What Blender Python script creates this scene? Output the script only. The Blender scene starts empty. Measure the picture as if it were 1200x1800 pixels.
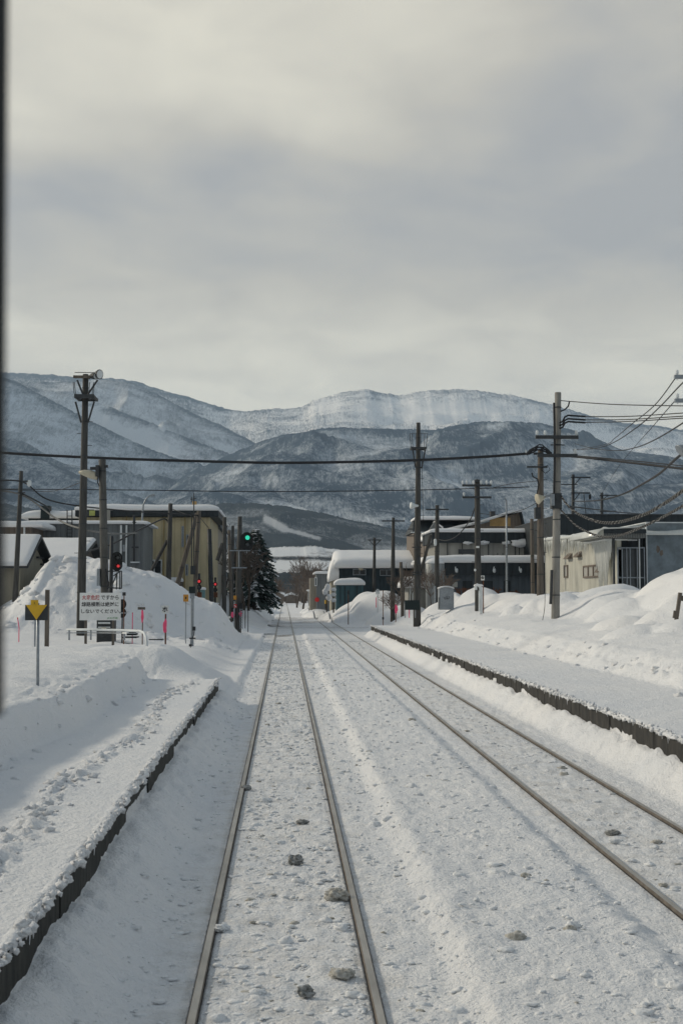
import bpy, math, random
import numpy as np
from mathutils import Vector, Matrix

C = bpy.context.scene
COL = bpy.context.scene.collection
R = math.radians
# ------------------------------------------------------------------ camera
CAMH = 2.39
FPX = 2300.0
TH = math.atan(144/FPX)
PSI = math.atan(100/FPX*math.cos(TH))
cam = bpy.data.cameras.new('camera'); camo = bpy.data.objects.new('camera', cam); COL.objects.link(camo)
camo.location = (0, 0, CAMH); camo.rotation_euler = (math.pi/2+TH, 0, -PSI)
cam.sensor_fit = 'VERTICAL'; cam.sensor_height = 36; cam.lens = FPX/1800*36
cam.clip_start = 0.05; cam.clip_end = 60000
cam.dof.use_dof = True; cam.dof.focus_distance = 45; cam.dof.aperture_fstop = 9
C.camera = camo
_F = (math.sin(PSI)*math.cos(TH), math.cos(PSI)*math.cos(TH), math.sin(TH))
_R = (math.cos(PSI), -math.sin(PSI), 0)
_U = (-math.sin(PSI)*math.sin(TH), -math.cos(PSI)*math.sin(TH), math.cos(TH))
def W(px, py, d):
    """the place seen at photograph pixel (px,py), d metres down the line"""
    a = (px-600)/FPX; b = (900-py)/FPX
    v = [_F[i]+a*_R[i]+b*_U[i] for i in range(3)]
    t = d/v[1]
    return Vector((v[0]*t, d, CAMH+v[2]*t))
def WX(px, x, py=1044):
    """same, at the plane X = x"""
    a = (px-600)/FPX; b = (900-py)/FPX
    v = [_F[i]+a*_R[i]+b*_U[i] for i in range(3)]
    t = x/v[0]
    return Vector((x, v[1]*t, CAMH+v[2]*t))
# ------------------------------------------------------------------ light
SUN_EL, SUN_AZ = 27.0, -62.0      # azimuth from +Y towards +X
w = bpy.data.worlds.new('World'); C.world = w; w.use_nodes = True
nt = w.node_tree; N = nt.nodes; L = nt.links
N.clear()
def nd(tp, **kw):
    n = N.new(tp)
    for k, v in kw.items(): setattr(n, k, v)
    return n
def mth(op, a, b=None, c=None):
    n = nd('ShaderNodeMath', operation=op)
    for i, v in enumerate((a, b, c)):
        if v is None: continue
        if isinstance(v, (int, float)): n.inputs[i].default_value = v
        else: L.new(v, n.inputs[i])
    return n.outputs[0]
out = nd('ShaderNodeOutputWorld'); bg = nd('ShaderNodeBackground'); L.new(bg.outputs[0], out.inputs[0])
bg.inputs[1].default_value = 0.1
sky = nd('ShaderNodeTexSky', sky_type='NISHITA'); sky.sun_disc = False
sky.sun_elevation = R(SUN_EL); sky.sun_rotation = R(SUN_AZ)
sky.air_density = 1.2; sky.dust_density = 2.0
tc = nd('ShaderNodeTexCoord'); sep = nd('ShaderNodeSeparateXYZ'); L.new(tc.outputs['Generated'], sep.inputs[0])
zz = mth('MAXIMUM', sep.outputs[2], 0.0)
den = mth('ADD', zz, 0.16)
cx = mth('DIVIDE', sep.outputs[0], den); cy = mth('DIVIDE', sep.outputs[1], den)
comb = nd('ShaderNodeCombineXYZ'); L.new(cx, comb.inputs[0]); L.new(cy, comb.inputs[1])
n1 = nd('ShaderNodeTexNoise'); n1.inputs['Scale'].default_value = 1.15; n1.inputs['Detail'].default_value = 6
n1.inputs['Roughness'].default_value = 0.5; n1.inputs['Distortion'].default_value = 0.35
L.new(comb.outputs[0], n1.inputs['Vector'])
n2 = nd('ShaderNodeTexNoise'); n2.inputs['Scale'].default_value = 4.2; n2.inputs['Detail'].default_value = 5
n2.inputs['Distortion'].default_value = 0.5
L.new(comb.outputs[0], n2.inputs['Vector'])
# broad bands of cloud: a dark shelf at 15-19 degrees, paler above and below
def gauss(x, c, s):
    a = mth('SUBTRACT', x, c); a = mth('DIVIDE', a, s); a = mth('MULTIPLY', a, a); a = mth('MULTIPLY', a, -1.0)
    return mth('EXPONENT', a)
wob = mth('MULTIPLY', mth('SUBTRACT', n1.outputs[0], 0.5), 0.16)
zw = mth('ADD', zz, wob)
shelf = mth('MULTIPLY', gauss(zw, 0.272, 0.055), 0.55)
right = mth('MULTIPLY', mth('MULTIPLY', gauss(sep.outputs[0], 0.30, 0.16), gauss(zw, 0.36, 0.12)), 0.35)
m = mth('ADD', mth('MULTIPLY', mth('SUBTRACT', n1.outputs[0], 0.5), 1.5), mth('MULTIPLY', mth('SUBTRACT', n2.outputs[0], 0.5), .85))
m = mth('ADD', mth('SUBTRACT', mth('SUBTRACT', m, shelf), right), 0.72)
m = mth('ADD', m, mth('MULTIPLY', gauss(zz, 0.13, 0.07), 0.20))
ramp = nd('ShaderNodeValToRGB'); L.new(m, ramp.inputs[0])
cr = ramp.color_ramp
cr.elements[0].position = 0.0; cr.elements[0].color = (4.2, 4.2, 4.15, 1)
cr.elements[1].position = 1.0; cr.elements[1].color = (8.4, 7.95, 6.6, 1)
e = cr.elements.new(0.45); e.color = (5.75, 5.45, 4.75, 1)
mix = nd('ShaderNodeMix', data_type='RGBA'); mix.clamp_factor = True
# cloud everywhere lower down; unseen zenith blended to open sky to blue the shade
up = nd('ShaderNodeMapRange'); up.inputs['From Min'].default_value = 0.5; up.inputs['From Max'].default_value = 0.95
up.inputs['To Min'].default_value = 0.97; up.inputs['To Max'].default_value = 0.6
L.new(zz, up.inputs['Value'])
L.new(up.outputs[0], mix.inputs['Factor']); L.new(sky.outputs[0], mix.inputs['A']); L.new(ramp.outputs[0], mix.inputs['B'])
# unseen sky overhead and away from the sun darkened and blued to deepen shade
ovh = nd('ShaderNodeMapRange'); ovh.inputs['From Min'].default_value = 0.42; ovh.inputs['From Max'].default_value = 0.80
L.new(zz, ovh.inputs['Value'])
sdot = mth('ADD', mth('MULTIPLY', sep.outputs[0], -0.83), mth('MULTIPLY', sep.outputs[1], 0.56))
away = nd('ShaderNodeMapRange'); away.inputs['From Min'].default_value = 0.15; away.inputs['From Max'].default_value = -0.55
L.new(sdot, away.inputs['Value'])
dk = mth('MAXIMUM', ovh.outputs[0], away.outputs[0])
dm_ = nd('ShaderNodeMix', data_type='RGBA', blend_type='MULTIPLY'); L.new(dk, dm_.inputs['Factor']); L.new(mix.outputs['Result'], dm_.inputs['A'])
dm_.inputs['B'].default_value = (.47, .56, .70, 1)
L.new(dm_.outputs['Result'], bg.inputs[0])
sun = bpy.data.lights.new('sun', 'SUN'); sun.energy = 2.3; sun.angle = R(6.0); sun.color = (1.0, 0.88, 0.70)
so = bpy.data.objects.new('sun', sun); COL.objects.link(so)
sd = Vector((math.sin(R(SUN_AZ))*math.cos(R(SUN_EL)), math.cos(R(SUN_AZ))*math.cos(R(SUN_EL)), math.sin(R(SUN_EL))))
so.rotation_euler = sd.to_track_quat('Z', 'Y').to_euler(); so.location = (-20, 20, 30)
C.view_settings.view_transform = 'Standard'; C.view_settings.look = 'None'
C.view_settings.exposure = 0.0; C.view_settings.gamma = 1.0
C.cycles.volume_bounces = 1; C.cycles.max_bounces = 6; C.cycles.use_denoising = True
rnd = random.Random(7)

# ------------------------------------------------------------------ noise in numpy
def _hash(ix, iy, seed):
    h = (ix.astype(np.int64)*374761393 + iy.astype(np.int64)*668265263 + seed*1442695041) & 0x7fffffff
    h = ((h ^ (h >> 13))*1274126177) & 0x7fffffff
    h = (h ^ (h >> 16)) & 0xffff
    return h/65535.0
def vnoise(x, y, seed=0):
    x = np.asarray(x, float); y = np.asarray(y, float)
    ix = np.floor(x); iy = np.floor(y); fx = x-ix; fy = y-iy
    fx = fx*fx*fx*(fx*(fx*6-15)+10); fy = fy*fy*fy*(fy*(fy*6-15)+10)
    a = _hash(ix, iy, seed); b = _hash(ix+1, iy, seed); c = _hash(ix, iy+1, seed); d = _hash(ix+1, iy+1, seed)
    return (a*(1-fx)+b*fx)*(1-fy)+(c*(1-fx)+d*fx)*fy - 0.5
def fbm(x, y, o=4, seed=0, g=0.5):
    s = 0; a = 1.0
    for i in range(o):
        s = s + a*vnoise(x*2**i+i*17.3, y*2**i-i*9.1, seed+i); a *= g
    return s
def ss(x, a, b):
    t = np.clip((x-a)/(b-a), 0, 1); return t*t*(3-2*t)

# ------------------------------------------------------------------ the lie of the snow
PILE = [(-60,1060),(0,1072),(25,1068),(45,1050),(62,1030),(78,1002),(92,984),(100,980),(108,990),(118,986),(135,983),(160,988),(185,986),
        (215,997),(240,1006),(262,1009),(285,1018),(310,1036),(340,1053),(370,1060),(400,1066),(425,1074),(445,1088),(460,1098),(520,1110)]
_pp = [W(a, b, 60) for a, b in PILE]
PX = np.array([p.x for p in _pp]); PZ = np.array([p.z for p in _pp])
RP = [(7.35,.60),(7.8,.85),(8.15,1.08),(8.7,1.22),(9.4,1.38),(10.4,1.52),(11.3,1.95),(12.5,2.3),(14,2.4),(17,2.3),(20,2.2),(32,2.2)]
RPX = np.array([a for a, b in RP]); RPZ = np.array([b for a, b in RP])
def Hbase(x, y):
    x = np.asarray(x, float); y = np.asarray(y, float)
    z = np.full(np.broadcast(x, y).shape, -0.03)
    # ploughed middle strip between the tracks
    mid = ss(x+.06*fbm(y*.7, y*0, 3, 8), 1.0, 1.24)*(1-ss(x, 2.42, 2.66))
    fade = 1-ss(y, 80, 92)
    z = z+mid*0.07*fade + 0.022*np.exp(-((x-1.24-.03*np.sin(y*.8))/0.17)**2)*fade*(0.8+1.6*fbm(x*0, y*0.9, 4, 5))
    # ---- left side
    pl = 1-ss(y, 29.2, 29.6)                          # platform present
    slope = ss(-x, 0.80, 1.47)*0.30
    plat = np.where(x < -1.475, 0.55, slope)
    edge = -2.93-0.10*np.sin(y*0.21)-0.06*np.sin(y*0.9)+0.12*fbm(y*0.5, y*0, 3, 11)
    bank = 0.50*ss(edge-x, 0, 0.30) + 0.12*ss(edge-x, 0.25, 1.1) + 0.05*ss(edge-x, .8, 2.5)
    drift = 0.10*fbm(x*0.45, y*0.35, 4, 21)*ss(edge-x, 0.4, 1.5)
    left = plat + np.where(x < -1.475, bank+drift, 0)
    # beyond the platform: low shelf
    beyond = 0.10*ss(-x, 1.05, 1.3)+0.42*ss(-x, 1.5, 3.2)+0.30*ss(-x, 4.0, 6.0)+0.15*ss(-x, 7, 11)+0.08*fbm(x*0.4, y*0.3, 4, 31)*ss(-x, 1.2, 2.2)
    lw = pl
    z = z+np.where(x < 0, left*lw+beyond*(1-lw), 0)
    # snow mound at the end of the cleared platform
    mnd = 0.62*ss(-x, 1.75, 3.1)*(1-ss(np.abs(y-33.2), 1.2, 3.2))*(1-ss(-x, 4.2, 6.0)*0.35)
    z = np.maximum(z, np.where((x < 0) & (y > 29.3) & (y < 41), (0.5*ss(-x, 1.15, 2.0)+mnd)*ss(y, 29.3, 29.9)*(1-ss(y, 34, 40))-.03, -9))
    # pile
    crest = np.interp(x, PX, PZ)
    yf = 50.5+5.0*ss(x, -7.5, -4.5)
    prof = np.where(y < 60, ss(y, yf, 60.5)**0.8, 1-ss(y, 62, 72))
    crest = crest+0.30*fbm(x*0.9, y*0.6, 4, 41)
    lump = np.maximum(0, crest-z)*prof*(x < 1.0)*(1-ss(x, -3.3, -2.0))
    z = z+lump + 0.10*fbm(x*1.3, y*1.3, 3, 47)*prof*(x < -2)
    # ---- right side
    pr = 1-ss(y, 75.5, 76.2)
    rs = np.where(x > 5.005, 0.62, ss(x, 4.50, 5.0)*0.33)
    k = 1-0.62*ss(y, 48, 84)
    xe = 7.35+0.12*fbm(y*0.4, y*0, 3, 55)
    xr = 7.35+(x-xe)/k
    rb = np.interp(xr, RPX, RPZ)-0.60
    rb = rb*(1-0.25*ss(y, 70, 95))
    rb = rb+0.22*fbm(x*0.55, y*0.40, 4, 61)*ss(x, 9.0, 10.5)
    right = rs+np.where(x > 5.005, rb, 0)
    rbey = 0.3*ss(x, 5.0, 7.5)+0.5*ss(x, 7, 10)
    z = z+np.where(x > 4.2, right*pr+rbey*(1-pr), 0)
    # right hand pile, humps in front of it
    def hump(cx_, cy_, rx, ry, h):
        return h*np.clip(1-((x-cx_)/rx)**2-((y-cy_)/ry)**2, 0, 1)**0.75
    z = z+hump(16.3, 40, 5.0, 9, 1.25)+hump(15.6, 44, 3.6, 7, .30)
    for a in ((10.7,36,1.1,1.5,.40),(11.6,37.5,1.0,1.3,.36),(9.9,38.5,.8,1.2,.30),(10.3,33.5,.8,1.2,.30),(9.3,34.8,.8,1.1,.22),(12.0,34.5,.9,1.2,.42),
              (12.6,50,1.3,1.6,.30),(11.5,47,1.0,1.5,.28),(10.9,43,.9,1.4,.3),(13.6,54,1.4,1.6,.35),(11.3,54,.8,1.2,.4),(9.9,57,.5,.8,.32),(10.4,55,.5,.8,.35),
              (9.2,66,1.6,2.2,.4),(10.0,70,1.4,2.2,.5),(9.0,77,1.6,2.5,.6),(8.2,86,1.5,3,.6),(8.5,98,2.5,7,1.0)):
        z = z+hump(*a)
    # mounds round the level crossing
    for a in ((7.0,113,3.3,6,1.15),(6.0,121,3.0,8,1.2),(8.6,112,3,7,1.2),(3.6,140,1.8,12,.8),(-3.7,112,2.2,5,.85),(-6,116,3.5,7,1.6),(-3.0,122,2.2,8,1.0),(5,168,3,20,1.2),(-4,170,2.8,20,1.3)):
        z = z+hump(*a)
    return z
def Hs(x, y): return float(Hbase(np.array([x]), np.array([y]))[0])

# ------------------------------------------------------------------ materials
def mat(name, col, rough=0.7, var=0.12, scale=6.0, metal=0.0, bump=0.0, col2=None, stretch=(1,1,1), spec=0.3, emit=None, estr=0, detail=5, lo=0.35, hi=0.65):
    m = bpy.data.materials.new(name); m.use_nodes = True
    nt = m.node_tree; b = nt.nodes['Principled BSDF']
    b.inputs['Roughness'].default_value = rough; b.inputs['Metallic'].default_value = metal
    b.inputs['Specular IOR Level'].default_value = spec
    t = nt.nodes.new('ShaderNodeTexCoord'); mp = nt.nodes.new('ShaderNodeMapping'); mp.inputs['Scale'].default_value = stretch
    n = nt.nodes.new('ShaderNodeTexNoise'); n.inputs['Scale'].default_value = scale; n.inputs['Detail'].default_value = detail; n.inputs['Roughness'].default_value = .6
    nt.links.new(t.outputs['Object'], mp.inputs[0]); nt.links.new(mp.outputs[0], n.inputs['Vector'])
    r = nt.nodes.new('ShaderNodeValToRGB'); nt.links.new(n.outputs[0], r.inputs[0]); nt.links.new(r.outputs[0], b.inputs['Base Color'])
    c2 = col2 or tuple(min(1, c*(1+var)) for c in col); c1 = col if col2 else tuple(c*(1-var) for c in col)
    r.color_ramp.elements[0].position = lo; r.color_ramp.elements[0].color = (*c1, 1)
    r.color_ramp.elements[1].position = hi; r.color_ramp.elements[1].color = (*c2, 1)
    if bump:
        bp = nt.nodes.new('ShaderNodeBump'); bp.inputs['Strength'].default_value = bump; bp.inputs['Distance'].default_value = 0.02
        nt.links.new(n.outputs[0], bp.inputs['Height']); nt.links.new(bp.outputs[0], b.inputs['Normal'])
    if emit:
        b.inputs['Emission Color'].default_value = (*emit, 1); b.inputs['Emission Strength'].default_value = estr
    return m
def sheet_mat(name, col, pitch=0.25, rough=.5, var=.1, metal=0.0, axis='X', dark=0.6):
    """corrugated / boarded cladding: fine ribs across one axis plus stains"""
    m = mat(name, col, rough, var, 1.5, metal, 0, stretch=(1,1,.35))
    nt = m.node_tree; b = nt.nodes['Principled BSDF']
    t = nt.nodes.new('ShaderNodeTexCoord'); wv = nt.nodes.new('ShaderNodeTexWave'); wv.bands_direction = axis
    wv.inputs['Scale'].default_value = 0.314/pitch; wv.inputs['Distortion'].default_value = 0
    nt.links.new(t.outputs['Object'], wv.inputs['Vector'])
    rr = nt.nodes.new('ShaderNodeValToRGB'); rr.color_ramp.elements[0].position = 0.0; rr.color_ramp.elements[0].color = (dark,dark,dark,1)
    rr.color_ramp.elements[1].position = 0.22; rr.color_ramp.elements[1].color = (1,1,1,1)
    nt.links.new(wv.outputs['Color'], rr.inputs[0])
    mx = nt.nodes.new('ShaderNodeMix'); mx.data_type = 'RGBA'; mx.blend_type = 'MULTIPLY'; mx.inputs['Factor'].default_value = 1
    src = b.inputs['Base Color'].links[0].from_socket
    nt.links.new(src, mx.inputs['A']); nt.links.new(rr.outputs[0], mx.inputs['B']); nt.links.new(mx.outputs['Result'], b.inputs['Base Color'])
    bp = nt.nodes.new('ShaderNodeBump'); bp.inputs['Strength'].default_value = .6; bp.inputs['Distance'].default_value = .03
    nt.links.new(wv.outputs['Color'], bp.inputs['Height']); nt.links.new(bp.outputs[0], b.inputs['Normal'])
    return m
def snow_mat(name='snow', fine=True, track=False):
    m = bpy.data.materials.new(name); m.use_nodes = True
    nt = m.node_tree; b = nt.nodes['Principled BSDF']; NN = nt.nodes; LL = nt.links
    b.inputs['Roughness'].default_value = 0.75; b.inputs['Specular IOR Level'].default_value = 0.2
    t = NN.new('ShaderNodeTexCoord')
    na = NN.new('ShaderNodeTexNoise'); na.inputs['Scale'].default_value = 0.35; na.inputs['Detail'].default_value = 8; na.inputs['Roughness'].default_value = .62
    LL.new(t.outputs['Object'], na.inputs['Vector'])
    r = NN.new('ShaderNodeValToRGB'); LL.new(na.outputs[0], r.inputs[0])
    r.color_ramp.elements[0].position = .3; r.color_ramp.elements[0].color = (.74,.765,.80,1)
    r.color_ramp.elements[1].position = .7; r.color_ramp.elements[1].color = (.84,.845,.85,1)
    colr = r.outputs[0]
    nb = NN.new('ShaderNodeTexNoise'); nb.inputs['Scale'].default_value = 9; nb.inputs['Detail'].default_value = 7; nb.inputs['Roughness'].default_value = .65
    LL.new(t.outputs['Object'], nb.inputs['Vector'])
    if track:
        # grime thrown up along the rails: brown-grey specks inside the beds only
        sp = NN.new('ShaderNodeSeparateXYZ'); LL.new(t.outputs['Object'], sp.inputs[0])
        def M(op, a, bb):
            n = NN.new('ShaderNodeMath'); n.operation = op
            for i, v in enumerate((a, bb)):
                if isinstance(v, (int, float)): n.inputs[i].default_value = v
                else: LL.new(v, n.inputs[i])
            return n.outputs[0]
        def band(c, wd):
            d_ = M('ABSOLUTE', M('SUBTRACT', sp.outputs[0], c), 0)
            q = NN.new('ShaderNodeMapRange'); q.interpolation_type = 'SMOOTHSTEP'
            q.inputs['From Min'].default_value = wd*1.25; q.inputs['From Max'].default_value = wd*0.7
            LL.new(d_, q.inputs['Value']); return q.outputs[0]
        bed = M('MAXIMUM', band(0, .78), band(3.53, .75))
        railz = M('MAXIMUM', M('MAXIMUM', band(-.515, .10), band(.55, .10)), M('MAXIMUM', band(3.0, .10), band(4.06, .10)))
        nc = NN.new('ShaderNodeTexNoise'); nc.inputs['Scale'].default_value = 3.2; nc.inputs['Detail'].default_value = 9; nc.inputs['Roughness'].default_value = .75
        LL.new(t.outputs['Object'], nc.inputs['Vector'])
        rc = NN.new('ShaderNodeMapRange'); rc.inputs['From Min'].default_value = .44; rc.inputs['From Max'].default_value = .70
        LL.new(nc.outputs[0], rc.inputs['Value'])
        f1 = M('MULTIPLY', M('MULTIPLY', rc.outputs[0], bed), .42)
        f2 = M('MULTIPLY', M('ADD', M('MULTIPLY', rc.outputs[0], .8), .16), M('MULTIPLY', railz, .62))
        f = M('MAXIMUM', f1, f2)
        mx = NN.new('ShaderNodeMix'); mx.data_type = 'RGBA'
        LL.new(f, mx.inputs['Factor']); LL.new(colr, mx.inputs['A']); mx.inputs['B'].default_value = (.33,.305,.26,1)
        colr = mx.outputs['Result']
    LL.new(colr, b.inputs['Base Color'])
    bp = NN.new('ShaderNodeBump'); bp.inputs['Strength'].default_value = .9 if fine else .4; bp.inputs['Distance'].default_value = .05
    LL.new(nb.outputs[0], bp.inputs['Height'])
    nd2 = NN.new('ShaderNodeTexNoise'); nd2.inputs['Scale'].default_value = 34; nd2.inputs['Detail'].default_value = 4
    LL.new(t.outputs['Object'], nd2.inputs['Vector'])
    bp2 = NN.new('ShaderNodeBump'); bp2.inputs['Strength'].default_value = .85; bp2.inputs['Distance'].default_value = .02
    LL.new(nd2.outputs[0], bp2.inputs['Height']); LL.new(bp.outputs[0], bp2.inputs['Normal']); LL.new(bp2.outputs[0], b.inputs['Normal'])
    return m
M = {}
M['snow_ground'] = snow_mat('snow_ground', track=True)
M['snow'] = snow_mat('snow')
M['wood'] = mat('weathered_wood', (.062,.062,.060), .85, .3, 9, bump=.5, stretch=(1,1,.12))
M['wood2'] = mat('grey_wood', (.12,.105,.09), .85, .3, 9, bump=.5, stretch=(1,1,.12))
M['conc'] = mat('concrete', (.24,.235,.22), .85, .18, 5, bump=.2, stretch=(1,1,.3))
M['concd'] = mat('dark_concrete', (.09,.09,.085), .85, .3, 5, bump=.3, stretch=(1,1,.3))
M['steel'] = mat('galvanised_steel', (.27,.30,.33), .45, .15, 12, .6)
M['dsteel'] = mat('dark_steel', (.045,.05,.055), .6, .2, 8, .2)
M['black'] = mat('black_paint', (.014,.016,.018), .6, .2, 8)
M['cable'] = mat('cable_rubber', (.022,.024,.028), .7, .2, 5)
M['lcable'] = mat('frosted_cable', (.17,.17,.165), .8, .4, 30, lo=.4, hi=.6)
M['rail'] = mat('rail_steel', (.36,.35,.33), .45, .2, 7, .6, stretch=(1,.2,1))
M['white'] = mat('white_paint', (.72,.74,.74), .6, .06, 3)
M['offw'] = mat('frosted_white', (.62,.66,.68), .7, .08, 3)
M['yellow'] = mat('yellow_paint', (.62,.38,.03), .6, .12, 6)
M['orange'] = mat('orange_plate', (.50,.24,.04), .6, .15, 6)
M['navy'] = mat('dark_green_board', (.012,.022,.024), .6, .2, 4)
M['pink'] = mat('pink_ribbon', (.85,.10,.22), .6, .1, 6)
M['red'] = mat('red_paint', (.55,.03,.03), .6, .15, 6)
M['txt'] = mat('black_lettering', (.03,.03,.035), .7, .1, 5)
M['txtr'] = mat('red_lettering', (.45,.05,.06), .7, .1, 5)
M['txtg'] = mat('green_lettering', (.16,.33,.18), .7, .1, 5)
M['glass'] = mat('window_glass', (.03,.035,.04), .12, .2, 3, spec=.6)
M['bark'] = mat('bark', (.075,.06,.05), .9, .3, 8)
M['twig'] = mat('twig', (.13,.105,.09), .9, .3, 8)
M['needle'] = mat('needles', (.045,.070,.064), .8, .4, 3)
M['rust'] = mat('rust', (.13,.055,.03), .85, .4, 6)
M['dirtsnow'] = mat('dirty_ice', (.30,.285,.25), .8, .35, 25, bump=.8, col2=(.60,.59,.55))
M['darkice'] = mat('dark_ice', (.10,.105,.10), .6, .45, 30, bump=.9, col2=(.42,.43,.43))
M['gsnow'] = mat('grey_ice', (.76,.78,.80), .7, .06, 25, bump=.8)
M['lampg'] = mat('green_lens', (.02,.3,.2), .3, .1, 5, emit=(.05,.85,.55), estr=.7)
M['lampr'] = mat('red_lens', (.4,.02,.02), .3, .1, 5, emit=(1,.07,.08), estr=.5)
M['beige'] = mat('beige_enamel', (.45,.42,.33), .5, .1, 5)

# ------------------------------------------------------------------ mesh collecting
OFF = {}
class MB:
    def __init__(s): s.v = []; s.f = []
    def add(s, vs, fs):
        o = len(s.v); s.v += [tuple(v) for v in vs]; s.f += [tuple(i+o for i in f) for f in fs]; return s
    def box(s, c, size, rz=0, tilt=None):
        hx, hy, hz = size[0]/2, size[1]/2, size[2]/2
        vs = [Vector((x, y, z)) for x in (-hx, hx) for y in (-hy, hy) for z in (-hz, hz)]
        if tilt: vs = [tilt @ v for v in vs]
        if rz:
            m_ = Matrix.Rotation(rz, 3, 'Z'); vs = [m_ @ v for v in vs]
        c = Vector(c); return s.add([v+c for v in vs], [(0,1,3,2),(4,6,7,5),(0,4,5,1),(2,3,7,6),(0,2,6,4),(1,5,7,3)])
    def b2(s, x0, x1, y0, y1, z0, z1): return s.box(((x0+x1)/2, (y0+y1)/2, (z0+z1)/2), (abs(x1-x0), abs(y1-y0), abs(z1-z0)))
    def tube(s, p0, p1, r0, r1=None, n=8, cap=True):
        return s.path([p0, p1], [r0, r1 if r1 is not None else r0], n, cap)
    def path(s, pts, r, n=6, cap=True):
        pts = [Vector(p) for p in pts]; k = len(pts)
        rs = r if isinstance(r, (list, tuple)) else [r]*k
        o = len(s.v); up0 = Vector((0, 0, 1)); prev = None
        for i, p in enumerate(pts):
            t = (pts[min(i+1, k-1)]-pts[max(i-1, 0)]).normalized()
            if prev is None:
                a = t.cross(up0)
                if a.length < .05: a = t.cross(Vector((0, 1, 0)))
            else:
                a = prev-t*prev.dot(t)
            a.normalize(); prev = a; b = t.cross(a)
            for j in range(n):
                q = 2*math.pi*j/n
                s.v.append(tuple(p+(a*math.cos(q)+b*math.sin(q))*rs[i]))
        for i in range(k-1):
            for j in range(n):
                s.f.append((o+i*n+j, o+i*n+(j+1) % n, o+(i+1)*n+(j+1) % n, o+(i+1)*n+j))
        if cap:
            s.f.append(tuple(o+j for j in range(n))[::-1]); s.f.append(tuple(o+(k-1)*n+j for j in range(n)))
        return s
    def prism(s, poly, d0, d1, plane='XZ'):
        """poly of 2-D points extruded along the third axis between d0 and d1"""
        n = len(poly)
        def P(a, b, d): return {'XZ': (a, d, b), 'YZ': (d, a, b), 'XY': (a, b, d)}[plane]
        vs = [P(a, b, d0) for a, b in poly]+[P(a, b, d1) for a, b in poly]
        fs = [tuple(range(n))[::-1], tuple(range(n, 2*n))]+[(i, (i+1) % n, n+(i+1) % n, n+i) for i in range(n)]
        return s.add(vs, fs)
    def lathe(s, c, prof, n=16):
        o = len(s.v)
        for r, z in prof:
            for j in range(n):
                q = 2*math.pi*j/n; s.v.append((c[0]+r*math.cos(q), c[1]+r*math.sin(q), c[2]+z))
        for i in range(len(prof)-1):
            for j in range(n): s.f.append((o+i*n+j, o+i*n+(j+1) % n, o+(i+1)*n+(j+1) % n, o+(i+1)*n+j))
        s.f.append(tuple(o+j for j in range(n))[::-1]); s.f.append(tuple(o+(len(prof)-1)*n+j for j in range(n)))
        return s
    def blob(s, c, rx, ry, rz, seed=0, amp=.25, nu=10, nv=7, fr=1.7):
        o = len(s.v); rr = random.Random(seed); ph = [rr.uniform(0, 50) for _ in range(3)]
        for i in range(nv+1):
            th = math.pi*i/nv
            for j in range(nu):
                q = 2*math.pi*j/nu
                x = math.sin(th)*math.cos(q); y = math.sin(th)*math.sin(q); z = math.cos(th)
                k = 1+amp*(math.sin(x*fr*2+ph[0])*math.cos(y*fr*2.3+ph[1])+.6*math.sin(z*fr*3.1+x*fr*2+ph[2]))
                s.v.append((c[0]+rx*x*k, c[1]+ry*y*k, c[2]+rz*z*k))
        for i in range(nv):
            for j in range(nu): s.f.append((o+i*nu+j, o+(i+1)*nu+j, o+(i+1)*nu+(j+1) % nu, o+i*nu+(j+1) % nu))
        return s
    def slab(s, x0, x1, y0, y1, zf, th, seed=0, over=0.12, nx=24, ny=8, amp=.15, e=.35):
        """a thick rounded cap of snow on a roof; zf is a number or f(x,y)"""
        if not callable(zf): z0 = zf; zf = lambda a, b: z0
        us = sorted(set([-1, -.985, -.95, -.88]+[-.8+1.6*i/nx for i in range(nx+1)]+[.88, .95, .985, 1]))
        vs_ = sorted(set([-1, -.97, -.9, -.8]+[-.7+1.4*i/ny for i in range(ny+1)]+[.8, .9, .97, 1]))
        cx_, cy_ = (x0+x1)/2, (y0+y1)/2; hx, hy = (x1-x0)/2+over, (y1-y0)/2+over
        top = []; bot = []
        for v in vs_:
            for u in us:
                x = cx_+hx*u; y = cy_+hy*v
                ex = min(1, (1-abs(u))*hx/e); ey = min(1, (1-abs(v))*hy/e)
                k = math.sqrt(max(0, 1-(1-ex)**2))*math.sqrt(max(0, 1-(1-ey)**2))
                nz = float(fbm(x*.6+seed*3.1, y*.6+seed, 3, seed+90))
                wob = 1+amp*nz*2
                z = zf(x, y)
                top.append((x+.06*nz, y+.06*nz, z+th*(.25+.75*k)*wob)); bot.append((x, y, z-.02-.10*th*(1-min(ex, ey))))
        n = len(us); m_ = len(vs_); o = len(s.v)
        s.v += top+bot; T = n*m_
        for j in range(m_-1):
            for i in range(n-1):
                a = o+j*n+i; s.f.append((a, a+1, a+n+1, a+n)); s.f.append((a+T, a+n+T, a+n+1+T, a+1+T))
        for i in range(n-1):
            a = o+i; s.f.append((a, a+T, a+1+T, a+1)); a = o+(m_-1)*n+i; s.f.append((a, a+1, a+1+T, a+T))
        for j in range(m_-1):
            a = o+j*n; s.f.append((a, a+n, a+n+T, a+T)); a = o+j*n+n-1; s.f.append((a, a+T, a+n+T, a+n))
        return s
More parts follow.
